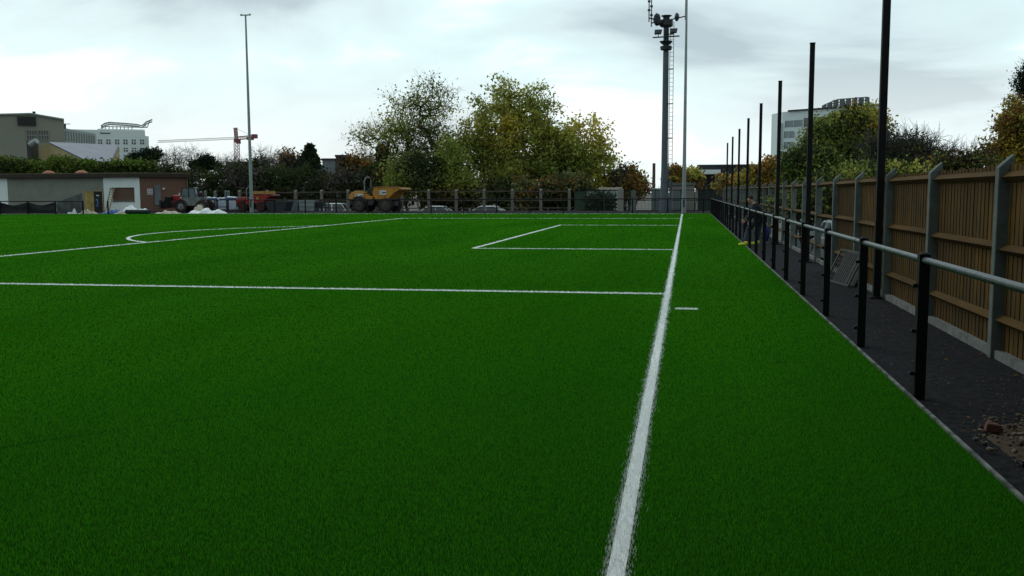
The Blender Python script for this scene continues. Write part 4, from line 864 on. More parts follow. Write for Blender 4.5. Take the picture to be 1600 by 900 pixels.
m = MB(); m.box((x0+0.2, CY-0.058, zd-0.42), (x0+0.48, CY-0.051, zd-0.32)); m.build('notice', 'sign_white', dr)
m = MB(); m.box((x0+0.12, CY-0.058, zd-0.80), (x0+0.36, CY-0.051, zd-0.66)); m.box((x0+0.24, CY-0.058, zd-1.3), (x0+0.36, CY-0.051, zd-0.8)); m.box((x0+0.12, CY-0.058, zd-1.35), (x0+0.34, CY-0.051, zd-1.2)); m.build('poster', 'mark_blue', dr)
m = MB(); m.box((x0-0.08, CY-0.06, zd+0.002), (x1+0.05, CY-0.002, zd+0.07)); m.box((x1+0.004, CY-0.06, 0), (x1+0.07, CY-0.002, zd)); m.build('door_frame', 'ladder_wood', dr)
wallseg((cx(132), CY), (cx(146.8), CY), 0.0, zd+0.02, 0.05, 'board_leaf', 'plywood', 0.09)
m = MB(); m.cyl((A2[0]+n2.x*0.08, A2[1]+n2.y*0.08-0.05, 0), (A2[0]+n2.x*0.08, A2[1]+n2.y*0.08-0.05, zr), 0.06, None, 8); m.build('drainpipe', 'felt', ch)
def on_brick(px): 
    d_ = ray(px, 300); t = ((A1[0])*dirv.y-(A1[1])*dirv.x)/(d_.x*dirv.y-d_.y*dirv.x); return Vector((d_.x*t, d_.y*t))
s0, s1 = on_brick(230), on_brick(238.3); zs0, zs1 = at(234, 304, 76).z, at(234, 295, 76).z
sg = wallseg(s0, s1, zs0, zs1, 0.03, 'notice_board', 'sign_white', 0.04)
for k_ in range(3):
    for j in range(3): wallseg(s0.lerp(s1, 0.12+k_*0.29), s0.lerp(s1, 0.32+k_*0.29), zs0+(zs1-zs0)*(0.1+j*0.3), zs0+(zs1-zs0)*(0.3+j*0.3), 0.012, 'notice', 'tank_grey', 0.046, sg)
s0, s1 = on_brick(241), on_brick(250.5); wallseg(s0, s1, at(246, 321, 76).z, at(246, 289, 76).z, 0.2, 'shutter', 'tank_grey', 0.1)
s0, s1 = on_brick(253.6), on_brick(257); wallseg(s0, s1, at(246, 296, 76).z, at(246, 293.5, 76).z, 0.1, 'lamp', 'sign_white', 0.12)

# --- ladder leaning on it
la, lb_ = at(166, 331, CY-0.9), at(175, 293, CY-0.05); ld = thing('ladder', 'wooden ladder leaning on the white clubhouse panel beside the black door', 'ladder', (la.x, CY-0.9, 0))
la = Vector((at(164.5, 331, CY-0.9).x, CY-0.9, 0.0)); lt = Vector((at(173, 293, CY-0.05).x, CY-0.05, at(173, 293, CY-0.05).z)); sd_ = Vector((0.36, 0, 0))
for o_ in (Vector((0, 0, 0)), sd_*1.0):
    m = MB(); m.bar(la+o_, lt+o_, 0.06, 0.09); m.build('rail', 'ladder_wood', ld)
m = MB()
for i in range(1, 10): m.cyl(la.lerp(lt, i/10), la.lerp(lt, i/10)+sd_, 0.025, None, 6)
m.build('rung', 'ladder_wood', ld)

# --- grey hall: its front squarely faces the pitch corner
class Facing:
    """vertical plane at distance D, square to the line of sight through px; local u (right), v (back), z"""
    def __init__(s, px, D):
        d_ = ray(px, 300); s.d = Vector((d_.x, d_.y)).normalized(); s.r = Vector((s.d.y, -s.d.x)); s.D = D; s.loc = (s.d.x*D, s.d.y*D, 0); s.rz = math.atan2(s.r.y, s.r.x)
    def __call__(s, px, py):
        d_ = ray(px, py); t = s.D/(d_.x*s.d.x+d_.y*s.d.y); return ((d_.x*s.r.x+d_.y*s.r.y)*t, H+d_.z*t)
hp = Facing(98, 185)
hall = thing('grey_hall', 'big grey brown hall with high windows above the clubhouse hedge', 'building', hp.loc, hp.rz)
hb = lambda m, nm, mt, p=None, **k_: m.build(nm, mt, p or hall, world=False, **k_)
m = MB(); m.prism([hp(-60, 181), hp(48, 178.3), hp(100, 187.5), (hp(100, 187)[0], LOW), (hp(-60, 181)[0], LOW)], 0, 30); hb(m, 'wall', 'hall_grey')
m = MB(); a_, b_ = hp(28, 196), hp(55.5, 182.5); m.box((a_[0], -0.25, a_[1]), (b_[0], -0.003, b_[1]))
for k_ in range(6): m.box((a_[0]-0.05, -0.32, a_[1]+(b_[1]-a_[1])*k_/6), (b_[0]+0.05, -0.252, a_[1]+(b_[1]-a_[1])*k_/6+0.06))
hb(m, 'louvre', 'dark_block')
for pa, pb in ((42, 57), (60.5, 75.5)):
    a_, b_ = hp(pa, 219), hp(pb, 204); m = MB(); m.box((a_[0], -0.06, a_[1]), (b_[0], -0.003, b_[1])); wi = hb(m, 'window', 'glass')
    m = MB()
    for k_ in range(5): t = a_[0]+(b_[0]-a_[0])*k_/4; m.box((t-0.06, -0.12, a_[1]), (t+0.06, -0.062, b_[1]))
    for k_ in range(3): t = a_[1]+(b_[1]-a_[1])*k_/2; m.box((a_[0]-0.05, -0.18, t-0.07), (b_[0]+0.05, -0.122, t+0.07))
    hb(m, 'frame', 'hall_grey', wi)
a_ = hp(-60, 181.2); b_ = hp(48, 178.5); c_2 = hp(100, 187.5)
for p_, q_ in ((a_, b_), (b_, c_2)): m = MB(); m.bar((p_[0], -0.1, p_[1]+0.1), (q_[0], -0.1, q_[1]+0.1), 0.5, 0.25); hb(m, 'roof_trim', 'hall_wing')
m = MB(); x_h, z_h = hp(53, 178); m.cyl((x_h, 1, z_h-0.8), (x_h, 1, z_h+0.5), 0.25, None, 8); hb(m, 'vent_pipe', 'dark_block')
m = MB(); m.box((hp(99, 189)[0], 3, hp(99, 192)[1]), (hp(110, 189)[0], 3.6, hp(99, 191.2)[1])); m.box((hp(99, 189)[0], 3.1, hp(99, 199)[1]), (hp(103, 189)[0], 3.5, hp(99, 192)[1])); hb(m, 'roof_plant', 'dark_steel')
wv0, wv1 = 2.0, 24.0
def wpt(px, v):      # point on the wing: px at local depth v
    f_ = Facing.__new__(Facing); f_.d, f_.r, f_.D = hp.d, hp.r, hp.D+v; return f_
wa, wb_ = (wpt(78, wv0)(78, 205)[0], wv0), (wpt(148.5, wv1)(148.5, 208.5)[0], wv1); zt_ = wpt(148.5, wv1)(148.5, 208.8)[1]
dd = Vector((wb_[0]-wa[0], wb_[1]-wa[1])).normalized(); nn = Vector((-dd.y, dd.x))
m = MB(); m.foot([wa, wb_, (wb_[0]+0.5, wb_[1]+10), (wa[0], wa[1]+32)], LOW, zt_); wg = hb(m, 'wing', 'hall_wing')
zb0, zb1 = wpt(148, wv1)(148.5, 227)[1], wpt(148, wv1)(148.5, 212.5)[1]
for k_ in range(17):
    a2 = Vector(wa).lerp(Vector(wb_), (k_+0.2)/17); b2 = Vector(wa).lerp(Vector(wb_), (k_+0.62)/17)
    m = MB(); m.foot([tuple(a2-nn*0.05), tuple(b2-nn*0.05), tuple(b2+nn*0.02), tuple(a2+nn*0.02)], zb0, zb1); hb(m, 'window', 'hall_glass', wg)
# --- sandy gabled house with slate roof
SYY = 120
sh = thing('gabled_house', 'sandy walled house with a big slate roof in front of the grey hall', 'house', (at(120, 300, SYY).x, SYY, LOW))
g0 = at(60.5, 227, 124); r0_ = at(77, 224.5, 124); r1_ = at(186, 229, 134); e0 = at(158, 264, 116); e1 = at(170, 264, 118)
bz = lambda v: Vector((v.x, v.y, LOW))
m = MB(); m.add([g0, r0_, bz(r0_), bz(g0)], [(0, 1, 2, 3)]); m.add([r0_, e0, bz(e0), bz(r0_)], [(0, 1, 2, 3)]); m.add([e0, e1, bz(e1), bz(e0)], [(0, 1, 2, 3)]); m.add([e1, r1_, bz(r1_), bz(e1)], [(0, 1, 2, 3)]); m.add([bz(g0), bz(r1_), r1_, r0_, g0], [(0, 1, 2), (0, 2, 3)])
m.build('wall', 'sand_wall', sh)
up_ = Vector((0, -0.15, 0.25)); m = MB(); m.add([r0_+up_, r1_+up_, e1+up_, e0+up_, r0_+up_*0.2, r1_+up_*0.2, e1+up_*0.2, e0+up_*0.2], [(0, 1, 2, 3), (7, 6, 5, 4), (0, 4, 5, 1), (1, 5, 6, 2), (2, 6, 7, 3), (3, 7, 4, 0)]); m.build('roof', 'slate', sh)
m = MB(); a_, b_ = at(53, 300, 124), at(60, 300, 124); zz = at(56, 221, 124).z; m.box((a_.x, 123, LOW), (b_.x-0.05, 124.6, zz)); m.build('chimney', 'dark_block', sh)
c0, c1 = at(47, 226, 122), at(57.5, 220, 122); m = MB(); m.cyl(c0, c1, 0.42, None, 12); m.build('vent_pipe', 'galv_pole', sh)
# --- white building with curved roof frame
WY = 0
wp = Facing(234, 290)
wb = thing('white_building', 'white building with small square windows and a curved steel roof canopy', 'building', wp.loc, wp.rz)
m = MB(); m.box((wp(108, 300)[0], WY, LOW), (wp(230.5, 300)[0], WY+30, wp(190, 203.5)[1])); m.box((wp(230.5, 300)[0]+0.01, WY+1, LOW), (wp(236, 300)[0], WY+28, wp(235, 212.5)[1])); m.build('wall', 'white_wall', wb, world=False)
m = MB(); m.box((wp(157, 300)[0], WY+0.6, wp(190, 203.5)[1]+0.01), (wp(230, 300)[0], WY+20, wp(190, 201.5)[1])); m.build('parapet', 'white_wall', wb, world=False)
rows = [((156.5, 169.5, 183, 196, 209, 222), 218, 225.5), ((183.5, 196.5, 209.5, 222), 231, 237), ((184, 196.5, 209), 242, 248)]
for pxl, ya, yb2 in rows:
    for px in pxl:
        a_, b_ = wp(px-3, yb2), wp(px+3, ya); m = MB(); m.box((a_[0], WY-0.05, a_[1]), (b_[0], WY-0.004, b_[1])); wi = m.build('window', 'glass', wb, world=False)
        m = MB(); xm, zm_ = (a_[0]+b_[0])/2, (a_[1]+b_[1])/2
        m.box((xm-0.09, WY-0.13, a_[1]), (xm+0.09, WY-0.052, b_[1])); m.box((a_[0], WY-0.19, zm_-0.09), (b_[0], WY-0.132, zm_+0.09)); m.build('frame', 'white_wall', wi, world=False)
m = MB(); m.box((wp(161, 300)[0], WY-0.1, wp(161, 208.8)[1]), (wp(176.5, 300)[0], WY-0.004, wp(161, 207.3)[1])); m.build('name_strip', 'dark_block', wb, world=False)
cn = MB(); crv = [(157, 196.5), (163, 192), (170, 190.5), (185, 191.5), (200, 192.5), (215, 194), (221, 196), (224, 194), (229, 189.5), (238, 186)]
for dy in (2, 10):
    for p_, q_ in zip(crv[:-1], crv[1:]): cn.bar((wp(*p_)[0], WY+dy, wp(*p_)[1]), (wp(*q_)[0], WY+dy, wp(*q_)[1]), 0.45, 0.34)
for k_ in range(30):
    t = 158+k_*2.05; py = np.interp(t, [c[0] for c in crv], [c[1] for c in crv]); cn.bar((wp(t, py)[0], WY+2, wp(t, py)[1]-0.1), (wp(t, py)[0], WY+10, wp(t, py)[1]-0.1), 0.12, 0.14)
    if t < 216: cn.bar((wp(t, py)[0], WY+2, wp(t, py+0.5)[1]), (wp(t+1, py)[0], WY+2, wp(t, py+5)[1]), 0.12, 0.12)
cn.bar((wp(157.5, 196.8)[0], WY+2, wp(157.5, 196.8)[1]), (wp(230, 198.5)[0], WY+2, wp(230, 198.5)[1]), 0.25, 0.25)
for t in np.arange(158, 212, 6.0): cn.bar((wp(t, 197)[0], WY+2, wp(t, 197)[1]), (wp(t, 202)[0], WY+2, wp(t, 202)[1]), 0.25, 0.25)
cn.bar((wp(230, 198.5)[0], WY+2, wp(230, 198.5)[1]), (wp(234, 187.6)[0], WY+2, wp(234, 187.6)[1]), 0.22, 0.22); cn.bar((wp(225, 193)[0], WY+2, wp(225, 193)[1]), (wp(229, 198.3)[0], WY+2, wp(229, 198.3)[1]), 0.18, 0.18)
cn.build('roof_canopy', 'galv_pole', wb, world=False)
# --- dark block and brick block in the distance
def block(nm, label, parts, D, dep=14):
    f_ = Facing(parts[-1][1], D); b = thing(nm, label, 'building', f_.loc, f_.rz)
    for pa, pb, pt, mt in parts:
        a_, b_ = f_(pa, pt), f_(pb, pt); m = MB(); m.box((a_[0], 0, LOW), (b_[0]-0.01, dep, a_[1])); m.build('wall', mt, b, world=False)
        m = MB(); m.box((a_[0]-0.15, -0.2, a_[1]+0.002), (b_[0]+0.1, dep, a_[1]+0.3)); m.build('parapet', 'dark_block', b, world=False)
    return b, f_
block('dark_building', 'dark flat roofed block below the tower crane', [(354, 396, 255, 'dark_block')], 190)
bb, bf = block('brick_building', 'brown brick block between the trees behind the yellow dumper', [(503.5, 524, 250, 'tank_grey'), (524.5, 545, 244.5, 'brick_plain'), (545.2, 577, 249.5, 'brick_plain')], 175)
for px in (507, 512, 517):
    a_, b_ = bf(px, 262), bf(px+3, 258); m = MB(); m.box((a_[0], -0.07, a_[1]), (b_[0], -0.003, b_[1])); m.build('window', 'pale_glass', bb, world=False)
# --- modern office on the right
OY = 150
of = thing('office_block', 'white office block with ribbon windows behind the leafy bank', 'building', (at(1260, 300, OY).x, OY, LOW))
c0, c1, c2 = at(1203, 300, OY+4), at(1220, 300, OY), at(1376, 300, OY-9)
vback = lambda v, k_: (v.x*(1+k_/OY), v.y*(1+k_/OY))
zt_ = at(1220, 175, OY).z
dd = Vector((c2.x-c1.x, c2.y-c1.y)).normalized(); nn = Vector((-dd.y, dd.x))
m = MB(); m.foot([(c0.x, c0.y), (c1.x, c1.y), (c2.x, c2.y), vback(c2, 16), vback(c0, 16)], LOW, zt_); m.build('wall', 'office_white', of)
def ofp(px): 
    d_ = ray(px, 300); t = (c1.x*dd.y-c1.y*dd.x)/(d_.x*dd.y-d_.y*dd.x); return Vector((d_.x*t, d_.y*t))
def ofwin(pa, pb, z0, z1, nm='window', mt='pale_glass', pr_=0.05):
    a_, b_ = ofp(pa), ofp(pb); m = MB(); m.foot([tuple(a_-nn*pr_), tuple(b_-nn*pr_), tuple(b_+nn*0.02), tuple(a_+nn*0.02)], z0, z1); o = m.build(nm, mt, of)
    if nm == 'window':
        m = MB(); k2 = max(2, int((b_-a_).length/1.8))
        for k_ in range(k2+1): c_3 = a_.lerp(b_, k_/k2); m.bar((c_3.x-nn.x*0.09, c_3.y-nn.y*0.09, z0), (c_3.x-nn.x*0.09, c_3.y-nn.y*0.09, z1), 0.12, 0.07)
        m.build('frame', 'office_white', o)
ZZ = lambda py: at(1228, py, OY).z
ofwin(1224, 1252, ZZ(199), ZZ(189)); ofwin(1253, 1300, ZZ(200), ZZ(186.5), 'window', 'glass')
ofwin(1223, 1239, ZZ(215.5), ZZ(205.5)); ofwin(1223, 1239, ZZ(232.5), ZZ(222)); ofwin(1223, 1240, ZZ(249), ZZ(238.5)); ofwin(1217.5, 1220.5, ZZ(234), ZZ(192), 'window', 'pale_glass')
a_, b_ = ofp(1229), ofp(1375); m = MB(); m.foot([tuple(a_-nn*0.3), tuple(b_-nn*0.3), vback(b_, 12), vback(a_, 12)], zt_+0.003, zt_+0.2); m.build('roof', 'dark_steel', of)
a_, b_ = ofp(1273), ofp(1341); m = MB(); zl, zh = zt_+0.2, zt_+1.45
for k_ in range(22):
    c_3 = a_.lerp(b_, k_/21); zk = zl+(zh-zl)*min(1, 0.45+k_/12); m.bar((c_3.x+nn.x*2, c_3.y+nn.y*2, zl), (c_3.x+nn.x*2, c_3.y+nn.y*2, zk), 0.12, 0.15 if k_ % 3 else 0.5)
    if k_:
        p_ = a_.lerp(b_, (k_-1)/21); zp = zl+(zh-zl)*min(1, 0.45+(k_-1)/12)
        for f_ in (1, 0.66, 0.33): m.bar((p_.x+nn.x*2, p_.y+nn.y*2, zl+(zp-zl)*f_), (c_3.x+nn.x*2, c_3.y+nn.y*2, zl+(zk-zl)*f_), 0.12, 0.14)
m.build('roof_screen', 'tank_grey', of)
# --- black shed with white canopy
BY_ = 128
bs = thing('black_building', 'long black clad building with a white canopy behind the corner of the pitch', 'building', (at(1140, 300, BY_).x, BY_, LOW))
a_, b_ = at(1091, 259.5, BY_), at(1330, 256, BY_); m = MB(); m.box((a_.x, BY_, LOW), (b_.x, BY_+30, a_.z)); m.build('wall', 'dark_clad', bs)
m = MB(); m.box((a_.x-0.1, BY_-0.15, a_.z+0.003), (b_.x, BY_+30, a_.z+0.18)); m.build('roof', 'dark_steel', bs)
a_, b_ = at(1070, 272, BY_-6), at(1126, 263, BY_-6); m = MB(); m.box((a_.x, BY_-6, a_.z), (b_.x, BY_-0.16, b_.z-0.15)); cnp = m.build('canopy', 'white_wall', bs)
m = MB()
for px in (1072, 1089): x = at(px, 280, BY_-5).x; m.cyl((x, BY_-5, LOW), (x, BY_-5, a_.z), 0.08, None, 8)
m.build('canopy_post', 'galv_pole', cnp)
# --- unseen stand added behind the camera, shading the near turf, rail and path
st = thing('added_shade_stand', 'unseen dark roofed stand added behind the viewer to shade the near turf', 'stand', (-10, -4, 0))
m = MB(); m.box((-42, -8.3, LOW), (12, -8.0, 5.6)); m.build('wall', 'dark_clad', st)
m = MB(); m.prism([(-42, 6.9), (12, 6.9), (12, 7.1), (-42, 7.1)], -8.4, 3.6); m.build('roof', 'dark_clad', st)
for k_ in range(4): m = MB(); m.box((-42, -8.0+k_*1.1, -0.1), (1.2, -6.902+k_*1.1, 1.5-k_*0.4)); m.build('terrace_step', 'concrete', st)
for x in (-38, -26, -14, -5, 8): m = MB(); m.box((x-0.12, -3.6, -0.1), (x+0.12, -3.36, 6.898)); m.build('post', 'dark_steel', st)
# --- kiosk and containers
KY = 79.6
ks = thing('equipment_kiosk', 'beige precast equipment cabin with a flat lid behind the mast', 'kiosk', (at(1050, 330, KY).x, KY, 0))
a_, b_ = at(1047, 330, KY), at(1085, 289.5, KY); m = MB(); m.box((a_.x, KY, LOW), (b_.x, KY+3, b_.z)); m.build('wall', 'kiosk', ks)
m = MB(); m.box((a_.x-0.15, KY-0.15, b_.z+0.002), (b_.x+0.12, KY+3.1, b_.z+0.22)); m.build('roof', 'concrete', ks)
m = MB(); m.box((a_.x+0.3, KY-0.04, 0.05), (a_.x+1.15, KY-0.003, 1.75)); dk = m.build('door', 'tank_grey', ks)
m = MB(); m.box((a_.x+1.02, KY-0.08, 0.9), (a_.x+1.08, KY-0.042, 1.05)); m.build('handle', 'dark_steel', dk)
cb = thing('equipment_cabinet', 'narrow pale cabinet standing left of the thick mast foot', 'cabinet', (at(1025, 330, KY).x, KY, 0))
a_, b_ = at(1017.5, 330, KY), at(1032, 294, KY); m = MB(); m.box((a_.x, KY, LOW), (b_.x, KY+1.2, b_.z)); m.build('body', 'galv_pole', cb, bevel=0.03)
m = MB(); m.box((a_.x+0.05, KY-0.03, 0.1), (a_.x+0.36, KY-0.003, b_.z-0.1)); m.box((a_.x+0.40, KY-0.03, 0.1), (a_.x+0.72, KY-0.003, b_.z-0.1)); m.build('door', 'tank_grey', cb)
for i, (pa, pb, pt, lab) in enumerate(((917, 934.5, 298.5, 'smaller pale corrugated container behind the far rails'), (937, 967.5, 296.5, 'larger pale corrugated container with a flat cream roof'))):
    YC = 86+i*0.5; a_, b_ = at(pa, pt, YC), at(pb, pt, YC); c = thing('storage_container', lab, 'container', (a_.x, YC, LOW), group='pale containers behind the far rails')
    m = MB(); m.box((a_.x, YC, LOW), (b_.x, YC+2.4, a_.z))
    for x in np.arange(a_.x+0.1, b_.x-0.1, 0.24): m.box((x, YC-0.04, LOW+0.2), (x+0.12, YC-0.002, a_.z-0.15))
    m.build('body', 'container_white', c)
    m = MB(); m.box((a_.x-0.1, YC-0.12, a_.z+0.002), (b_.x+0.1, YC+2.5, a_.z+0.12+0.1*i)); m.build('roof', ['green_metal', 'cream_sheet'][i], c)
q = at(906, 330, 86); m = MB(); m.box((q.x-0.5, 86, LOW), (q.x+0.45, 88, at(906, 301, 86).z)); m.box((q.x-0.55, 85.95, at(906, 301, 86).z+0.002), (q.x+0.5, 88.05, at(906, 300, 86).z+0.03))
o = m.build('green_cabinet', 'green_metal', loc=(q.x, 86, LOW)); tag(o, 'dark green cabinet at the end of the pale containers', 'cabinet', None, 'thing')
# grey tanks and racks left of the van
for i, (pa, pb, lab) in enumerate(((449, 464.5, 'darker grey steel tank beside the black skip'), (467, 489.5, 'pale grey steel tank between two concrete posts'))):
    Yt = 76.5; a_, b_ = at(pa, 312.5, Yt), at(pb, 312.5, Yt); c = thing('steel_tank', lab, 'tank', (a_.x, Yt, 0), group='grey steel tanks')
    m = MB(); m.box((a_.x, Yt, 0), (b_.x, Yt+1.2, a_.z)); m.build('body', 'tank_grey' if i == 0 else 'galv_pole', c, bevel=0.03)
    m = MB()
    for z in (0.35, 0.75): m.box((a_.x-0.02, Yt-0.04, z), (b_.x+0.02, Yt-0.002, z+0.06))
    m.build('band', 'tank_grey', c)
c = thing('steel_rack', 'open dark steel rack between the grey tank and the white van', 'rack', (at(500, 330, 77).x, 77, 0))
m = MB()
for px in (491, 497, 503.5, 510):
    x = at(px, 330, 77).x
    for y in (76.8, 77.6): m.bar((x, y, 0), (x, y, 0.98), 0.06, 0.06)
a_, b_ = at(491, 330, 77).x, at(510, 330, 77).x
for z in (0.3, 0.62, 0.96):
    for y in (76.76, 77.64): m.bar((a_, y, z), (b_, y, z), 0.05, 0.05)
m.build('frame', 'dark_steel', c); m = MB(); m.box((a_+0.06, 76.85, 0.36), (b_-0.3, 77.5, 0.8)); m.build('crate', 'chassis', c)
q = at(437, 331, 72.5); sk = thing('rubbish_skip', 'black metal skip next to the red dumper', 'skip', (q.x, 72.5, 0))
m = MB(); m.prism([(-0.95, 0.84), (-0.7, 0.05), (0.7, 0.05), (0.95, 0.84), (0.88, 0.84), (0.66, 0.12), (-0.66, 0.12), (-0.88, 0.84)], -0.6, 0.6); m.prism([(-0.93, 0.80), (-0.7, 0.06), (0.7, 0.06), (0.93, 0.80)], -0.66, -0.602); m.prism([(-0.93, 0.80), (-0.7, 0.06), (0.7, 0.06), (0.93, 0.80)], 0.602, 0.66); m.build('body', 'dark_clad', sk, world=False)
m = MB(); m.bar((-0.97, -0.66, 0.86), (0.97, -0.66, 0.86), 0.06, 0.05); m.bar((-0.97, 0.66, 0.86), (0.97, 0.66, 0.86), 0.06, 0.05); m.build('rim_bar', 'dark_steel', sk, world=False)
# wrapped pallets
for i, (pa, pb, z1) in enumerate(((324, 340, 1.18), (340.5, 353.5, 1.15), (355, 370, 1.2))):
    Yp = 74.2; a_, b_ = at(pa, 331, Yp).x, at(pb, 331, Yp).x
    c = thing('wrapped_pallet', 'white wrapped load with a blue top on a pallet, %s' % ['next to the telehandler', 'middle one behind the dark rails', 'next to the red dumper'][i], 'pallet', (a_, Yp, 0), group='white and blue wrapped pallet loads')
    m = MB(); rr = random.Random(i)
    n_ = 6; vs_ = []
    m.box((a_+0.03, Yp, 0.13), (b_-0.02, Yp+1.0, z1-0.16)); m.build('wrap', 'wrap_white', c, bevel=0.08)
    m = MB(); m.box((a_+0.01, Yp-0.02, z1-0.158), (b_, Yp+1.02, z1-0.02)); cv = m.build('cover', 'blue_tarp', c, bevel=0.05)
    m = MB()
    for k_ in range(5): blob(m, (a_+(b_-a_)*(0.15+0.17*k_), Yp+0.1, z1-0.02+rr.uniform(-.08, .03)), rr.uniform(0.08, 0.15), k_+i*9, 0, (1.3, 1, 0.7))
    m.build('crumpled_film', 'white_sheet', cv, smooth=True)
    m = MB()
    for k_ in range(3): m.box((a_+0.03, Yp+0.02+k_*0.42, 0), (b_-0.02, Yp+0.14+k_*0.42, 0.125))
    m.build('pallet_base', 'weathered_rail', c)
lr = thing('steel_barrier', 'dark blue grey barrier frame standing before the wrapped pallets', 'barrier', (at(340, 331, 72.6).x, 72.6, 0))
m = MB(); a_, b_ = at(323, 331, 72.6).x, at(357, 331, 72.6).x
for t in (0, 0.48, 0.94, 1.0): m.bar((a_+(b_-a_)*t, 72.6, 0), (a_+(b_-a_)*t, 72.6, 1.05), 0.09, 0.09)
for z in (1.0, 0.42): m.bar((a_, 72.55, z), (b_, 72.55, z), 0.04, 0.07)
m.build('frame', 'dark_steel', lr)

# heaps of sheeting along the turf edge
def heap(name, label, cat, px0, px1, pyt, Y, mt, seed, dep=0.7, lumps=3, group=None, py0=333):
    rr = random.Random(seed); a_, b_ = at(px0, py0, Y).x, at(px1, py0, Y).x; hgt = max(0.1, at((px0+px1)/2, pyt, Y).z); nx_, ny_ = 36, 14; vs_ = []
    ph = [rr.uniform(0, 6.28) for _ in range(8)]
    for j in range(ny_+1):
        for i in range(nx_+1):
            u, v = i/nx_, j/ny_; env = (math.sin(math.pi*min(1, max(0, u)))**0.45)*(math.sin(math.pi*v)**0.5)
            lm = 0.62+0.38*math.sin(lumps*u*math.pi*1.7+ph[0])*math.cos(v*2+ph[1])
            cr_ = 0.10*math.sin(u*23+v*11+ph[2])+0.08*math.sin(u*41-v*17+ph[3])+0.06*rr.uniform(-1, 1)
            z = hgt*env*min(1, max(0.12, lm+cr_)); e_ = 1+0.12*math.sin(u*13+ph[4])
            vs_.append((a_+(b_-a_)*(u+0.012*math.sin(v*19+ph[5])), Y+dep*(v-0.5)*e_, z-0.012))
    fs_ = [(j*(nx_+1)+i, j*(nx_+1)+i+1, (j+1)*(nx_+1)+i+1, (j+1)*(nx_+1)+i) for j in range(ny_) for i in range(nx_)]
    o = mk(name, vs_, fs_, [mt], loc=((a_+b_)/2, Y, 0), smooth=True, recalc=False); return tag(o, label, cat, group, 'thing')
heap('plastic_bag', 'small white bag dumped below the grey sheet', 'bag', 108, 123, 324.5, 66.3, 'white_sheet', 1, 0.5, 2)
heap('plastic_bag', 'crumpled off white bag at the foot of the plywood board', 'bag', 127.5, 142, 325.5, 66.3, 'cream_sheet', 2, 0.5, 2)
heap('timber_offcut', 'pale board lying at the foot of the black door', 'board', 139, 151, 329, 66.2, 'cream_sheet', 3, 0.4, 1)
heap('tarpaulin', 'crumpled blue tarpaulin beside the foot of the ladder', 'tarpaulin', 163, 198, 325, 66.3, 'blue_tarp', 4, 0.8, 3)
heap('plastic_sheeting', 'bulky heap of clear white sheeting below the boarded window', 'sheeting', 188, 231, 319.5, 67.2, 'white_sheet', 5, 1.0, 2)
heap('sand_bag', 'flat cream bag in front of the blue tarpaulin', 'bag', 180, 199, 329, 65.6, 'cream_sheet', 6, 0.5, 1)
q0, q1 = at(197, 332, 65.7), at(234, 332, 65.7); m = MB(); m.cyl((q0.x, 65.7, 0.16), (q1.x, 65.75, 0.16), 0.17, None, 14); m.cyl((q0.x-0.02, 65.7, 0.16), (q0.x, 65.7, 0.16), 0.08, None, 10)
o = m.build('turf_roll', 'roll_green', loc=(q0.x, 65.7, 0)); tag(o, 'dark roll of turf lying in front of the white sheeting', 'roll', None, 'thing')
heap('dust_sheet', 'long low cream sheet in front of the telehandler forks', 'sheet', 246, 280, 328, 67.0, 'cream_sheet', 8, 0.8, 3)
heap('sand_bag', 'tall cream bulk bag slumped between telehandler and pallets', 'bag', 303, 324, 319, 68.4, 'cream_sheet', 9, 0.9, 1)
heap('plastic_sheeting', 'wide heap of white sheeting in front of the dark barrier frame', 'sheeting', 298, 352, 324.5, 67.8, 'white_sheet', 10, 1.0, 3)
heap('rubble_bag', 'low grey sheet heap behind the far rail right of the yellow dumper', 'sheet', 640, 662, 327, 76.8, 'grey_sheet', 12, 0.8, 3, None, 330)
q = at(1198, 360, 31); m = MB(); bgx = at(1198.5, 357, 30.5).x; blob(m, (bgx, 30.5, 0.22), 0.13, 4, 0, (0.7, 0.8, 1.8), 10, 8, 0.1); o = m.build('cloth_bag', 'blue_cloth', loc=(bgx, 30.5, 0), smooth=True); tag(o, 'dark blue bag standing at the fence foot near the stooping person', 'bag', None, 'thing')

# ================================================================ TOWER CRANE
KRY = 350
kr = thing('tower_crane', 'distant red tower crane with a long pale jib', 'crane', (at(369, 300, KRY).x, KRY, LOW))
q = at(369.5, 216, KRY); kx, kz = q.x, q.z
def lattice(m, p, q, wd, n, t=0.18):
    p, q = Vector(p), Vector(q); d_ = (q-p); u = Vector((0, 1, 0)); s_v = d_.normalized().cross(u).normalized()
    cs = [(-1, -1), (1, -1), (1, 1), (-1, 1)]; pt = lambda k_, c: p+d_*(k_/n)+s_v*(c[0]*wd/2)+u*(c[1]*wd/2)
    for c in cs: m.bar(pt(0, c), pt(n, c), t, t)
    for k_ in range(n):
        for i in range(4): m.bar(pt(k_, cs[i]), pt(k_+1, cs[(i+1) % 4]), t*0.6, t*0.6)
m = MB(); lattice(m, (kx, KRY, LOW), (kx, KRY, kz-1), 1.5, 18, 0.2); m.build('tower', 'crane_pale', kr)
m = MB(); lattice(m, (kx, KRY, kz-1), (kx-0.3, KRY, at(368, 199.5, KRY).z), 0.9, 5, 0.25); m.box((kx-0.8, KRY-0.8, kz-1.6), (kx+0.8, KRY+0.8, kz-0.2)); m.box((kx+0.5, KRY-1.2, kz-2.2), (kx+1.7, KRY+0.2, kz-0.7)); m.build('cab', 'crane_red', kr)
jl = at(247, 219.5, KRY); jl = Vector((jl.x*1.04, KRY*1.04, kz)); jr = at(407, 213, KRY)
m = MB(); lattice(m, (kx-0.8, KRY, kz), jl, 0.8, 40, 0.11); jb = m.build('jib', 'crane_pale', kr)
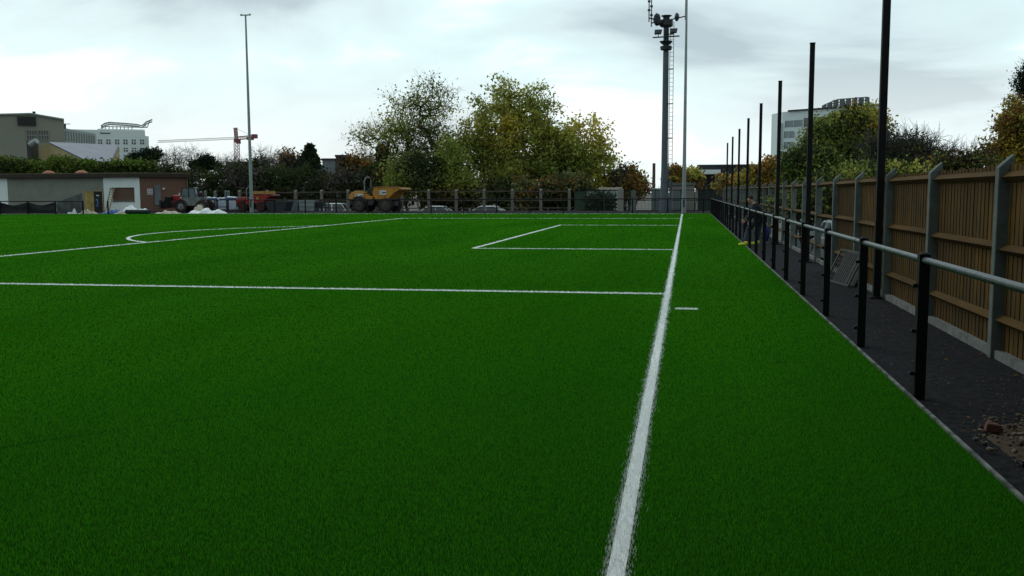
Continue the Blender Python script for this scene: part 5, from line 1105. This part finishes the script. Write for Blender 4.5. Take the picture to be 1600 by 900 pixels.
apex = Vector((kx-0.3, KRY, at(368, 200, KRY).z)); m = MB()
for t in (0.3,): m.bar(apex, Vector((kx, KRY, kz)).lerp(jl, 1.2*t)+Vector((0, 0, 0.5)), 0.03, 0.03)
m.build('tie_bar', 'crane_pale', jb)
m = MB(); lattice(m, (kx+0.8, KRY, kz), (jr.x, KRY-4, kz+0.3), 1.1, 9, 0.25); m.box((jr.x-3.6, KRY-4.6, kz-1.0), (jr.x-1.4, KRY-2.9, kz+0.2)); m.box((jr.x-1.5, KRY-4.8, kz-0.4), (jr.x+0.2, KRY-2.8, kz+1.2)); m.bar(apex, (jr.x-2, KRY-4, kz+0.6), 0.1, 0.1); m.build('counter_jib', 'crane_red', kr)

# ================================================================ TREES
def in_ell(n, ells, rg, shell=0.0):
    wts = np.array([e_[3]*e_[4]*e_[5] for e_ in ells]); wts = wts/wts.sum(); idx = rg.choice(len(ells), n, p=wts)
    d_ = rg.normal(size=(n, 3)); d_ /= np.linalg.norm(d_, axis=1)[:, None]; r_ = (shell+(1-shell)*rg.random(n))**(1/2.4)
    E_ = np.array(ells, dtype=float)[idx]; return E_[:, :3]+d_*r_[:, None]*E_[:, 3:6]
def grow(base, ells, nt_, rg, trunk_top, rtip=0.012, rmax=0.4, wander=0.12, stems=1):
    tg = in_ell(nt_, ells, rg); base = np.array(base, float); tt_ = np.array(trunk_top, float)
    nodes = []; par = []
    for s in range(stems):
        off = rg.normal(0, 0.5 if stems > 1 else 0.0, 3)*[1, 1, 0]; K = 8; start = len(nodes)
        for k_ in range(K+1):
            t = k_/K; nodes.append(base+off*0.4+(tt_+off*2.2-base)*t+rg.normal(0, wander*0.5, 3)*[1, 1, 0.2]*(0 < t)); par.append(start+k_-1 if k_ else -1)
    order = np.argsort(np.linalg.norm(tg-tt_, axis=1)); tips = []
    for ti in order:
        p = tg[ti]; A_ = np.array(nodes); d_ = p-A_; dist = np.linalg.norm(d_, axis=1); cost = dist*(1+0.9*np.clip(-(d_[:, 2])/(dist+1e-6), 0, 1)); cost[:2] += 50
        j = int(np.argmin(cost)); L_ = dist[j]; steps = max(1, int(L_/0.9)); a_ = A_[j]; last = j
        for k_ in range(1, steps+1):
            t = k_/steps; q_ = a_+(p-a_)*t+rg.normal(0, wander, 3)*(k_ < steps)+np.array([0, 0, -0.10*L_*math.sin(math.pi*t)]); nodes.append(q_); par.append(last); last = len(nodes)-1
        tips.append(last)
    nodes = np.array(nodes); par = np.array(par); cnt = np.zeros(len(nodes)); cnt[tips] += 1
    for i in range(len(nodes)-1, -1, -1):
        if par[i] >= 0: cnt[par[i]] += cnt[i]
    rad = np.minimum(rmax, rtip*np.maximum(cnt, 1)**0.52); return nodes, par, rad, np.array(tips)
def limbs(nodes, par, rad, n=5):
    m = MB()
    for i in range(len(nodes)):
        if par[i] >= 0: m.cyl(nodes[par[i]], nodes[i], min(rad[par[i]], rad[i]*1.5), rad[i], n if rad[i] > 0.05 else 3, caps=False)
    return m
def leaf_quads(cent, size, rg, flat=0.0, aspect=0.6):
    n = len(cent); a = rg.normal(size=(n, 3)); a[:, 2] *= (1-flat); a /= np.linalg.norm(a, axis=1)[:, None]
    b = rg.normal(size=(n, 3)); b -= (b*a).sum(1)[:, None]*a; b /= np.linalg.norm(b, axis=1)[:, None]
    s = size*(0.6+0.8*rg.random(n)); a *= s[:, None]; b *= (s*aspect)[:, None]
    v = np.stack([cent-a, cent-b*0.9+a*0.1, cent+a, cent+b*0.9+a*0.1], 1); return v.reshape(-1, 3)
def foliage(name, cl, mi_cl, per, rad, size, mats, parent, rg, squash=0.75, loc=None):
    n = len(cl); pn = np.maximum(1, rg.poisson(per, n)); idx = np.repeat(np.arange(n), pn); c = cl[idx]+rg.normal(size=(len(idx), 3))*rad*np.array([1, 1, squash])
    v = leaf_quads(c, size, rg); off = np.array(wloc(parent)) if parent else np.array(loc); v = v-off; q_ = len(idx)
    me = np_mesh(name, v, np.arange(q_*4), np.full(q_, 4), mats, mi_cl[idx]); o = bpy.data.objects.new(name, me); COL.objects.link(o)
    if parent: o.parent = parent
    else: o.location = loc
    return o
def twigs(tipspos, rg, n, L_, r, bend=0.3):
    m = MB()
    for p in tipspos:
        for _ in range(n):
            d_ = rg.normal(size=3); d_[2] = abs(d_[2])*0.9+0.1; d_ /= np.linalg.norm(d_); l_ = L_*(0.5+rg.random()); a_ = Vector(p); b_ = a_+Vector(d_)*l_*0.55; c_3 = b_+(Vector(d_)+Vector(rg.normal(0, bend, 3))).normalized()*l_*0.5
            m.cyl(a_, b_, r, r*0.7, 3, caps=False); m.cyl(b_, c_3, r*0.7, r*0.35, 3, caps=False)
            e_ = b_+(Vector(d_)+Vector(rg.normal(0, 0.6, 3))).normalized()*l_*0.4; m.cyl(b_, e_, r*0.6, r*0.3, 3, caps=False)
    return m
def tree(name, label, cat, base, ells, seed, nt_, per, lrad, lsize, mats, wts, bark='bark', trunk_frac=0.5, rmax=0.4, rtip=0.014, group=None, tw=0, twl=0.8, twr=0.012, stems=1, hm=None, wander=0.12):
    rg = np.random.default_rng(seed); t = thing(name, label, cat, tuple(base), 0.0, group)
    cz = np.mean([e_[2] for e_ in ells]); cxm = np.mean([e_[0] for e_ in ells]); cym = np.mean([e_[1] for e_ in ells])
    top = (base[0]+(cxm-base[0])*trunk_frac, base[1]+(cym-base[1])*trunk_frac, base[2]+(cz-base[2])*trunk_frac*1.35)
    nd, pa, rd, tips = grow(base, ells, nt_, rg, top, rtip, rmax, wander, stems)
    m = limbs(nd, pa, rd)
    if tw:
        m2 = twigs(nd[tips], rg, tw, twl, twr); m.add(m2.v, m2.f)
    m.build('trunk', bark, t, recalc=False, smooth=True)
    if per:
        cl = np.concatenate([nd[tips], (nd[tips]+nd[pa[tips]])/2]); zf = np.array([c_[2] for c_ in cl])
        cr_ = (zf-zf.min())/(np.ptp(zf)+1e-6); n = len(cl)
        # colour zones: neighbouring clusters share a colour
        ph = rg.uniform(0, 6.28, 6); fld = np.sin(cl[:, 0]*0.8+ph[0])+np.sin(cl[:, 2]*0.9+ph[1])+np.sin(cl[:, 1]*0.7+ph[2])+rg.normal(0, 0.7, n)
        if hm is not None: fld = fld+hm*(cr_-0.5)*3
        rk = np.argsort(np.argsort(fld))/n; cw = np.cumsum(wts)/np.sum(wts); mi = np.searchsorted(cw, rk).clip(0, len(mats)-1)
        foliage('crown', cl, mi, per, lrad, lsize, mats, t, rg)
    return t
def E(px, py, Y, rx, rz, ry=None):
    q = at(px, py, Y); s_c = (Y*cy_+(-q.x)*sy_)/F; return (q.x, Y+0.0, q.z, rx*s_c, (ry if ry else rx*0.8)*s_c, rz*s_c)
def base_at(px, Y, z=LOW): q = at(px, 320, Y); return (q.x, Y, z)

# the two big trees, and the yellowing one on their right
tree('broadleaf_tree', 'tall half bare tree with sparse dull green leaves behind the yellow dumper', 'tree', base_at(668, 92), [E(640, 215, 92, 50, 65), E(672, 175, 92, 48, 58), E(690, 240, 92, 45, 50), E(590, 220, 92, 48, 32), E(617, 185, 92, 26, 45)], 21,
     340, 14, 0.6, 0.135, ['leaf_dull', 'leaf_green', 'leaf_olive'], [4, 3.5, 1.5], 'bark', 0.42, 0.3, 0.021, None, 4, 1.1, 0.013, 3, -0.5)
tree('broadleaf_tree', 'biggest full crowned tree in yellow green leaf at the middle of the far side', 'tree', base_at(792, 94), [E(805, 215, 94, 62, 62), E(745, 188, 94, 28, 42), E(775, 152, 94, 26, 33), E(806, 146, 94, 22, 26), E(838, 162, 94, 28, 30), E(866, 197, 94, 26, 36), E(738, 240, 94, 38, 40), E(868, 245, 94, 44, 40), E(800, 266, 94, 80, 26)], 22,
     520, 27, 0.46, 0.165, ['leaf_green', 'leaf_olive', 'leaf_yellow'], [3.8, 4.2, 0.45], 'bark', 0.4, 0.45, 0.020, None, 2, 0.9, 0.012, 2)
tree('broadleaf_tree', 'yellowing tree with thin ragged crown at the east end of the group', 'tree', base_at(905, 96), [E(905, 240, 96, 48, 45), E(932, 208, 96, 24, 28), E(900, 200, 96, 16, 22), E(948, 240, 96, 16, 26), E(918, 270, 96, 50, 32), E(880, 255, 96, 40, 42)], 23,
     270, 24, 0.45, 0.165, ['leaf_green', 'leaf_olive', 'leaf_yellow'], [2.8, 3.0, 1.2], 'bark', 0.42, 0.3, 0.015, None, 1, 0.9, 0.013, 2, 1.0)
tree('young_tree', 'slim dark stemmed tree between the half bare tree and the biggest tree', 'tree', base_at(702, 88), [E(702, 262, 88, 26, 42), E(718, 285, 88, 30, 22), E(680, 285, 88, 28, 20)], 24, 130, 34, 0.5, 0.15, ['leaf_green', 'leaf_olive'], [3, 1.5], 'bark', 0.5, 0.17, 0.014)
tree('broadleaf_tree', 'low spreading green tree beside the yellow dumper skip', 'tree', base_at(650, 87), [E(650, 268, 87, 42, 30), E(628, 288, 87, 22, 17)], 25, 120, 40, 0.5, 0.15, ['leaf_green', 'leaf_dull', 'leaf_dark'], [4, 2, 1.5], 'bark', 0.45, 0.16, 0.014, None, 0, 0.8, 0.012, 2)
def conifer(name, label, px, Y, ptop, pw, seed, mats, base=LOW, wts=(1,), size=0.2, per=9, pb=None):
    rg = np.random.default_rng(seed); q = at(px, ptop, Y); b_ = (q.x, Y, base); t = thing(name, label, 'tree', b_); Ht = q.z-base; wd = pw*Y/F
    m = MB(); m.cyl(b_, (q.x, Y, q.z-0.2), 0.05*wd+0.1, 0.03, 7); n = int(70*Ht); ts = rg.random(n)**0.8; ang = rg.random(n)*6.28; rr = (1-ts)**0.8*wd*(0.35+0.65*rg.random(n)**0.5)
    cl = np.stack([q.x+rr*np.cos(ang), Y+rr*np.sin(ang), base+0.4+ts*(Ht-0.4)-0.18*rr], 1)
    for i in range(0, n, 14): m.cyl((q.x, Y, cl[i][2]+0.2*rr[i]), tuple(cl[i]), 0.035, 0.012, 3, caps=False)
    m.build('trunk', 'bark', t, recalc=False); foliage('crown', cl, rg.choice(len(mats), n, p=np.array(wts)/sum(wts)), per, 0.22, size, mats, t, rg, 0.6); return t
conifer('conifer_tree', 'narrow pointed brown green conifer in front of the half bare tree', 596, 90, 231, 20, 31, ['leaf_yew', 'leaf_brown', 'leaf_dull'], LOW, (3, 1, 2))
conifer('conifer_tree', 'dark bushy blue green conifer rising above the far shrubs', 484, 105, 228, 46, 32, ['leaf_pine', 'leaf_dark'], LOW, (3, 1), 0.24, 12)
# bare and half-bare trees along the skyline
def bare(label, px, Y, ptop, pw, seed, bark='bark_grey', nt_=120, tw=6, twl=1.1, name='bare_tree'):
    q = at(px, ptop, Y); hpx = (300-ptop); ell = [E(px, ptop+hpx*0.36, Y, pw, hpx*0.34), E(px, ptop+hpx*0.5, Y, pw*0.9, hpx*0.3)]
    return tree(name, label, 'tree', base_at(px, Y), ell, seed, nt_, 0, 0, 0, [], [], bark, 0.4, 0.22, 0.017, 'bare trees on the skyline', tw, twl, 0.017)
bare('pale bare tree beside the white building', 263, 120, 229, 26, 41, 'bark_pale')
bare('wide pale bare tree just left of the dark pine', 300, 122, 231, 32, 42, 'bark_pale')
bare('small bare tree right of the dark pine', 344, 125, 246, 17, 43, 'bark_pale', 70)
bare('bare tree at the foot of the tower crane', 362, 128, 240, 20, 44, 'bark_pale', 80)
bare('bare grey tree just right of the slim column', 412, 115, 234, 24, 45)
bare('slender bare tree with pale trunk beside the blue green conifer', 442, 110, 233, 22, 46, 'bark_grey', 110)
bare('thin leafless tree in front of the brick block', 578, 112, 236, 22, 47, 'bark_pale', 90)
def pine(label, px, Y, py, rx, rz, seed, extra=(), name='pine_tree', mats=('leaf_pine', 'leaf_dark'), base=LOW, ls=0.15):
    ell = [E(px, py, Y, rx, rz)]+[E(*a_[:2], Y, *a_[2:]) for a_ in extra]
    return tree(name, label, 'tree', base_at(px, Y, base), ell, seed, 75, 34, 0.3, ls, list(mats), [3, 1], 'bark', 0.6, 0.24, 0.02, None, 2, 0.7, 0.014)
pine('flat topped dark pine left of the slim column', 324, 112, 248, 9, 6, 51, ((306, 258, 9, 5), (331, 254, 7, 4), (315, 262, 12, 5), (338, 261, 7, 4)))
pine('dark spreading pine in front of the white building', 228, 105, 240, 11, 6, 52, ((245, 239, 8, 5), (212, 247, 12, 6), (234, 250, 14, 6)))
tree('broadleaf_tree', 'brown leaved bare topped tree beside the blue green conifer', 'tree', base_at(455, 106), [E(447, 250, 106, 16, 16), E(462, 258, 106, 16, 14)], 53, 80, 10, 0.4, 0.18, ['leaf_brown', 'leaf_twig'], [1, 2], 'bark', 0.5, 0.2, 0.016, None, 4, 0.9, 0.015)
tree('broadleaf_tree', 'small tree with rusty brown leaves in front of the brick block', 'tree', base_at(555, 104), [E(552, 258, 104, 22, 16), E(565, 266, 104, 20, 14)], 54, 90, 22, 0.4, 0.2, ['leaf_brown', 'leaf_orange', 'leaf_twig'], [4, 1, 2], 'bark', 0.5, 0.18, 0.015)
tree('broadleaf_tree', 'ragged dark tree between the slim column and the bare trees', 'tree', base_at(380, 112), [E(380, 272, 112, 28, 16), E(400, 262, 112, 18, 14)], 55, 90, 20, 0.45, 0.2, ['leaf_dark', 'leaf_twig', 'leaf_yew'], [2, 2, 1], 'bark', 0.5, 0.2, 0.016, None, 3, 0.9, 0.014)
# shrubs
def bush(name, label, cat, px, Y, py, rx, rz, seed, mats, wts, nt_=150, per=40, lsize=0.16, lrad=0.36, base=LOW, extra=(), group=None, shell=0.25, sq=0.8, stem='bark', tw=0):
    rg = np.random.default_rng(seed); ell = [E(px, py, Y, rx, rz)]+[E(a_[0], a_[1], Y+(a_[4] if len(a_) > 4 else 0), a_[2], a_[3]) for a_ in extra]
    b_ = base_at(px, Y, base); t = thing(name, label, cat, b_, 0, group); cl = in_ell(nt_, ell, rg, shell); cl[:, 2] = np.maximum(cl[:, 2], base+0.15)
    m = MB()
    for i in range(0, nt_, 4):
        a_ = Vector((b_[0]+rg.normal(0, 0.3)+(cl[i][0]-b_[0])*0.35, b_[1]+(cl[i][1]-b_[1])*0.35, base)); c_3 = Vector(cl[i]); mid = a_.lerp(c_3, 0.5)+Vector(rg.normal(0, 0.15, 3)); m.cyl(a_, mid, 0.045, 0.03, 4, caps=False); m.cyl(mid, c_3, 0.03, 0.012, 3, caps=False)
    if tw: m2 = twigs(cl, rg, tw, 0.9, 0.013, 0.5); m.add(m2.v, m2.f)
    m.build('stem', stem, t, recalc=False)
    ph = rg.uniform(0, 6.28, 3); fld = np.sin(cl[:, 0]*0.9+ph[0])+np.sin(cl[:, 2]*1.3+ph[1])+rg.normal(0, 0.7, nt_); rk = np.argsort(np.argsort(fld))/nt_
    mi = np.searchsorted(np.cumsum(wts)/np.sum(wts), rk).clip(0, len(mats)-1); foliage('leaves', cl, mi, per, lrad, lsize, mats, t, rg, sq); return t
D3 = ['leaf_dark', 'leaf_yew', 'leaf_twig']
SH = [(255, 100, 275, 30, 26, 'dark shrub behind the east corner of the clubhouse roof'), (300, 98, 290, 34, 34, 'dark evergreen shrub behind the telehandler cab'), (345, 96, 288, 36, 32, 'dark mossy green shrub behind the wrapped pallets'),
      (385, 95, 285, 34, 36, 'dark brownish shrub behind the red dumper'), (425, 96, 286, 34, 34, 'dark shrub behind the black skip'), (465, 95, 284, 36, 32, 'dark green shrub below the blue green conifer'),
      (505, 94, 287, 34, 26, 'dark shrub behind the steel rack'), (545, 93, 286, 34, 28, 'dark shrub behind the white van'), (585, 92, 284, 32, 32, 'near black shrub behind the roll bar of the yellow dumper'), (615, 95, 275, 26, 36, 'dark shrub under the half bare tree')]
for i, (px, Y, py, rx, rz, lab) in enumerate(SH):
    bush('evergreen_shrub', lab, 'shrub', px, Y, py+7, rx, rz, 60+i, D3, [(5, 3, 1), (4, 3, 2), (3, 4, 2), (3, 2, 4)][i % 4], 170, 44, 0.17, 0.4, LOW, ((px-6, py+18, rx, 20), (px+10, py+24, rx*0.9, 18)), 'dark shrubs along the far side')
UL = [(690, 88, 303, 36, 16, 'low dark undergrowth shrub behind the first hidden white car'), (745, 89, 300, 38, 18, 'low shrub behind the second hidden white car'), (805, 88, 300, 38, 18, 'low shrub at the foot of the biggest tree'), (860, 89, 300, 38, 18, 'low shrub right of the biggest tree trunk'), (890, 90, 290, 30, 22, 'olive shrub beside the green cabinet')]
for i, (px, Y, py, rx, rz, lab) in enumerate(UL):
    bush('undergrowth_shrub', lab, 'shrub', px, Y, py, rx, rz, 80+i, ['leaf_dark', 'leaf_brown', 'leaf_dull'], (5, 1.5, 1.5), 120, 38, 0.17, 0.4, LOW, ((px, py+14, rx, 16),), 'low shrubs under the big trees')
bush('autumn_shrub', 'brown and rust coloured shrub left of the mast', 'shrub', 975, 96, 286, 30, 26, 91, ['leaf_brown', 'leaf_olive', 'leaf_twig'], (4, 2, 2), 130, 34, 0.18, 0.4, LOW, ((1000, 292, 14, 14),), None, 0.25, 0.8, 'bark', 1)
tree('young_tree', 'small golden brown tree between the mast and the slim column', 'tree', base_at(1055, 105), [E(1055, 274, 105, 11, 16), E(1056, 285, 105, 10, 10)], 92, 70, 26, 0.35, 0.18, ['leaf_brown', 'leaf_orange', 'leaf_olive'], [3, 1.2, 1.6], 'bark', 0.5, 0.15, 0.014)
bush('autumn_shrub', 'olive round shrub below the white canopy', 'shrub', 1080, 110, 280, 14, 14, 93, ['leaf_olive', 'leaf_brown', 'leaf_dull'], (2, 2, 2), 60, 30, 0.2, 0.4)
for i, (px, lab) in enumerate(((928, 'dark spiky weed clump in front of the smaller container'), (948, 'dark spiky weed clump in front of the larger container'))):
    bush('weed_clump', lab, 'plant', px, 80.5, 318, 12, 10, 95+i, ['leaf_weed', 'leaf_dark', 'leaf_grey'], (3, 2, 2), 60, 16, 0.16, 0.25, LOW+0.6, (), 'weeds before the containers', 0.2, 1.4, 'bark_grey', 2)
# clubhouse hedge
hg = thing('hedge', 'long clipped green hedge behind the clubhouse roof', 'hedge', (at(100, 300, 95).x, 95, LOW))
rg = np.random.default_rng(99); xa, xb = at(-70, 300, 95).x, at(238, 300, 95).x; n = 1500; u = rg.random(n); X_ = xa+(xb-xa)*u; ptop_ = 246+7*u*1.0+2.5*np.sin(u*19)+2*np.sin(u*41+1)
zt_ = np.array([at(float(-70+308*uu), float(p_), 95).z for uu, p_ in zip(u, ptop_)])-0.25; ff_ = rg.random(n)
cl = np.stack([X_, 93.6+rg.random(n)*2.6, LOW+0.2+(zt_-LOW-0.2)*(1-(1-ff_)*0.9*(rg.random(n)**0.5))], 1)
foliage('leaves', cl, rg.choice(3, n, p=(0.62, 0.26, 0.12)), 42, 0.33, 0.17, ['leaf_hedge', 'leaf_dark', 'leaf_yew'], hg, rg)
m = MB()
for x in np.arange(xa, xb, 1.0): m.cyl((x, 95, LOW), (x+0.2, 95, 3.6), 0.06, 0.02, 5, caps=False)
m.build('stem', 'bark', hg, recalc=False)
# --- bank on the right
bush('bank_bush', 'large rounded green bush on the bank in front of the white office', 'bush', 1310, 50, 222, 52, 42, 101, ['leaf_bush', 'leaf_dark', 'leaf_olive', 'leaf_orange'], (6, 2, 1.6, .2), 620, 52, 0.085, 0.24, 0.6, ((1342, 208, 44, 42), (1260, 255, 36, 30), (1390, 245, 30, 25)), None, 0.2, 0.8)
bush('bank_bush', 'dark green bush at the foot of the bank behind the tall posts', 'bush', 1268, 46, 262, 44, 30, 102, ['leaf_dark', 'leaf_bush', 'leaf_hedge'], (3, 2, 2), 260, 42, 0.085, 0.24, 0.2, ((1235, 268, 20, 22),))
bush('bank_bush', 'grey bare twiggy bush at the right shoulder of the bank', 'bush', 1410, 40, 245, 42, 26, 103, ['leaf_twig', 'leaf_bush', 'leaf_dark'], (3, 2, 3), 220, 24, 0.06, 0.24, 0.6, ((1455, 255, 26, 18), (1375, 250, 25, 30)), None, 0.2, 0.8, 'bark_grey', 5)
bush('bank_bush', 'weedy green growth just behind the fence boards', 'bush', 1345, 34, 283, 60, 22, 104, ['leaf_bush', 'leaf_dark', 'leaf_olive'], (4, 4, .8), 240, 40, 0.07, 0.2, 0.0, ((1400, 275, 40, 18), (1290, 290, 35, 18)))
bush('bank_bush', 'orange autumn bush beside the black building', 'bush', 1188, 70, 278, 22, 20, 105, ['leaf_orange', 'leaf_brown', 'leaf_olive'], (2, 3, 1.2), 130, 32, 0.13, 0.3, LOW, ((1205, 262, 12, 14), (1165, 288, 16, 12)))
bush('bank_bush', 'low brown bush in front of the black building', 'bush', 1145, 90, 288, 26, 10, 106, ['leaf_brown', 'leaf_dull', 'leaf_orange'], (3, 2, 0.6), 90, 30, 0.15, 0.35)
bush('bank_bush', 'low dull green bush behind the open rails of the wooden fence', 'bush', 1290, 33, 318, 40, 20, 107, ['leaf_dark', 'leaf_bush', 'leaf_brown'], (4, 2, .6), 200, 34, 0.07, 0.22, LOW+0.2, ((1245, 318, 30, 18),))
bush('bank_bush', 'sparse dark bush at the skyline behind the boarded fence', 'bush', 1480, 36, 262, 30, 10, 108, ['leaf_dark', 'leaf_bush', 'leaf_brown'], (3, 2, .8), 110, 22, 0.07, 0.24, 0.8, ((1520, 258, 24, 10),), None, 0.2, 0.8, 'bark', 2)
tree('birch_tree', 'golden yellow tree at the right edge above the wooden fence', 'tree', base_at(1600, 42, 0.6), [E(1605, 205, 42, 38, 50), E(1568, 200, 42, 15, 22), E(1560, 232, 42, 22, 20), E(1610, 250, 42, 58, 26), E(1532, 240, 42, 14, 7), E(1590, 165, 42, 16, 16)], 111, 420, 36, 0.19, 0.07, ['leaf_gold', 'leaf_olive', 'leaf_brown'], [3.6, 2.0, 1.8], 'bark_grey', 0.45, 0.16, 0.009, None, 2, 0.5, 0.006)
pine('dark pine top showing above the golden tree', 1614, 60, 128, 18, 24, 112, ((1600, 138, 9, 7), (1603, 152, 10, 7), (1598, 120, 5, 6)), 'pine_tree', ('leaf_pine', 'leaf_dark'), 0.6, 0.075)
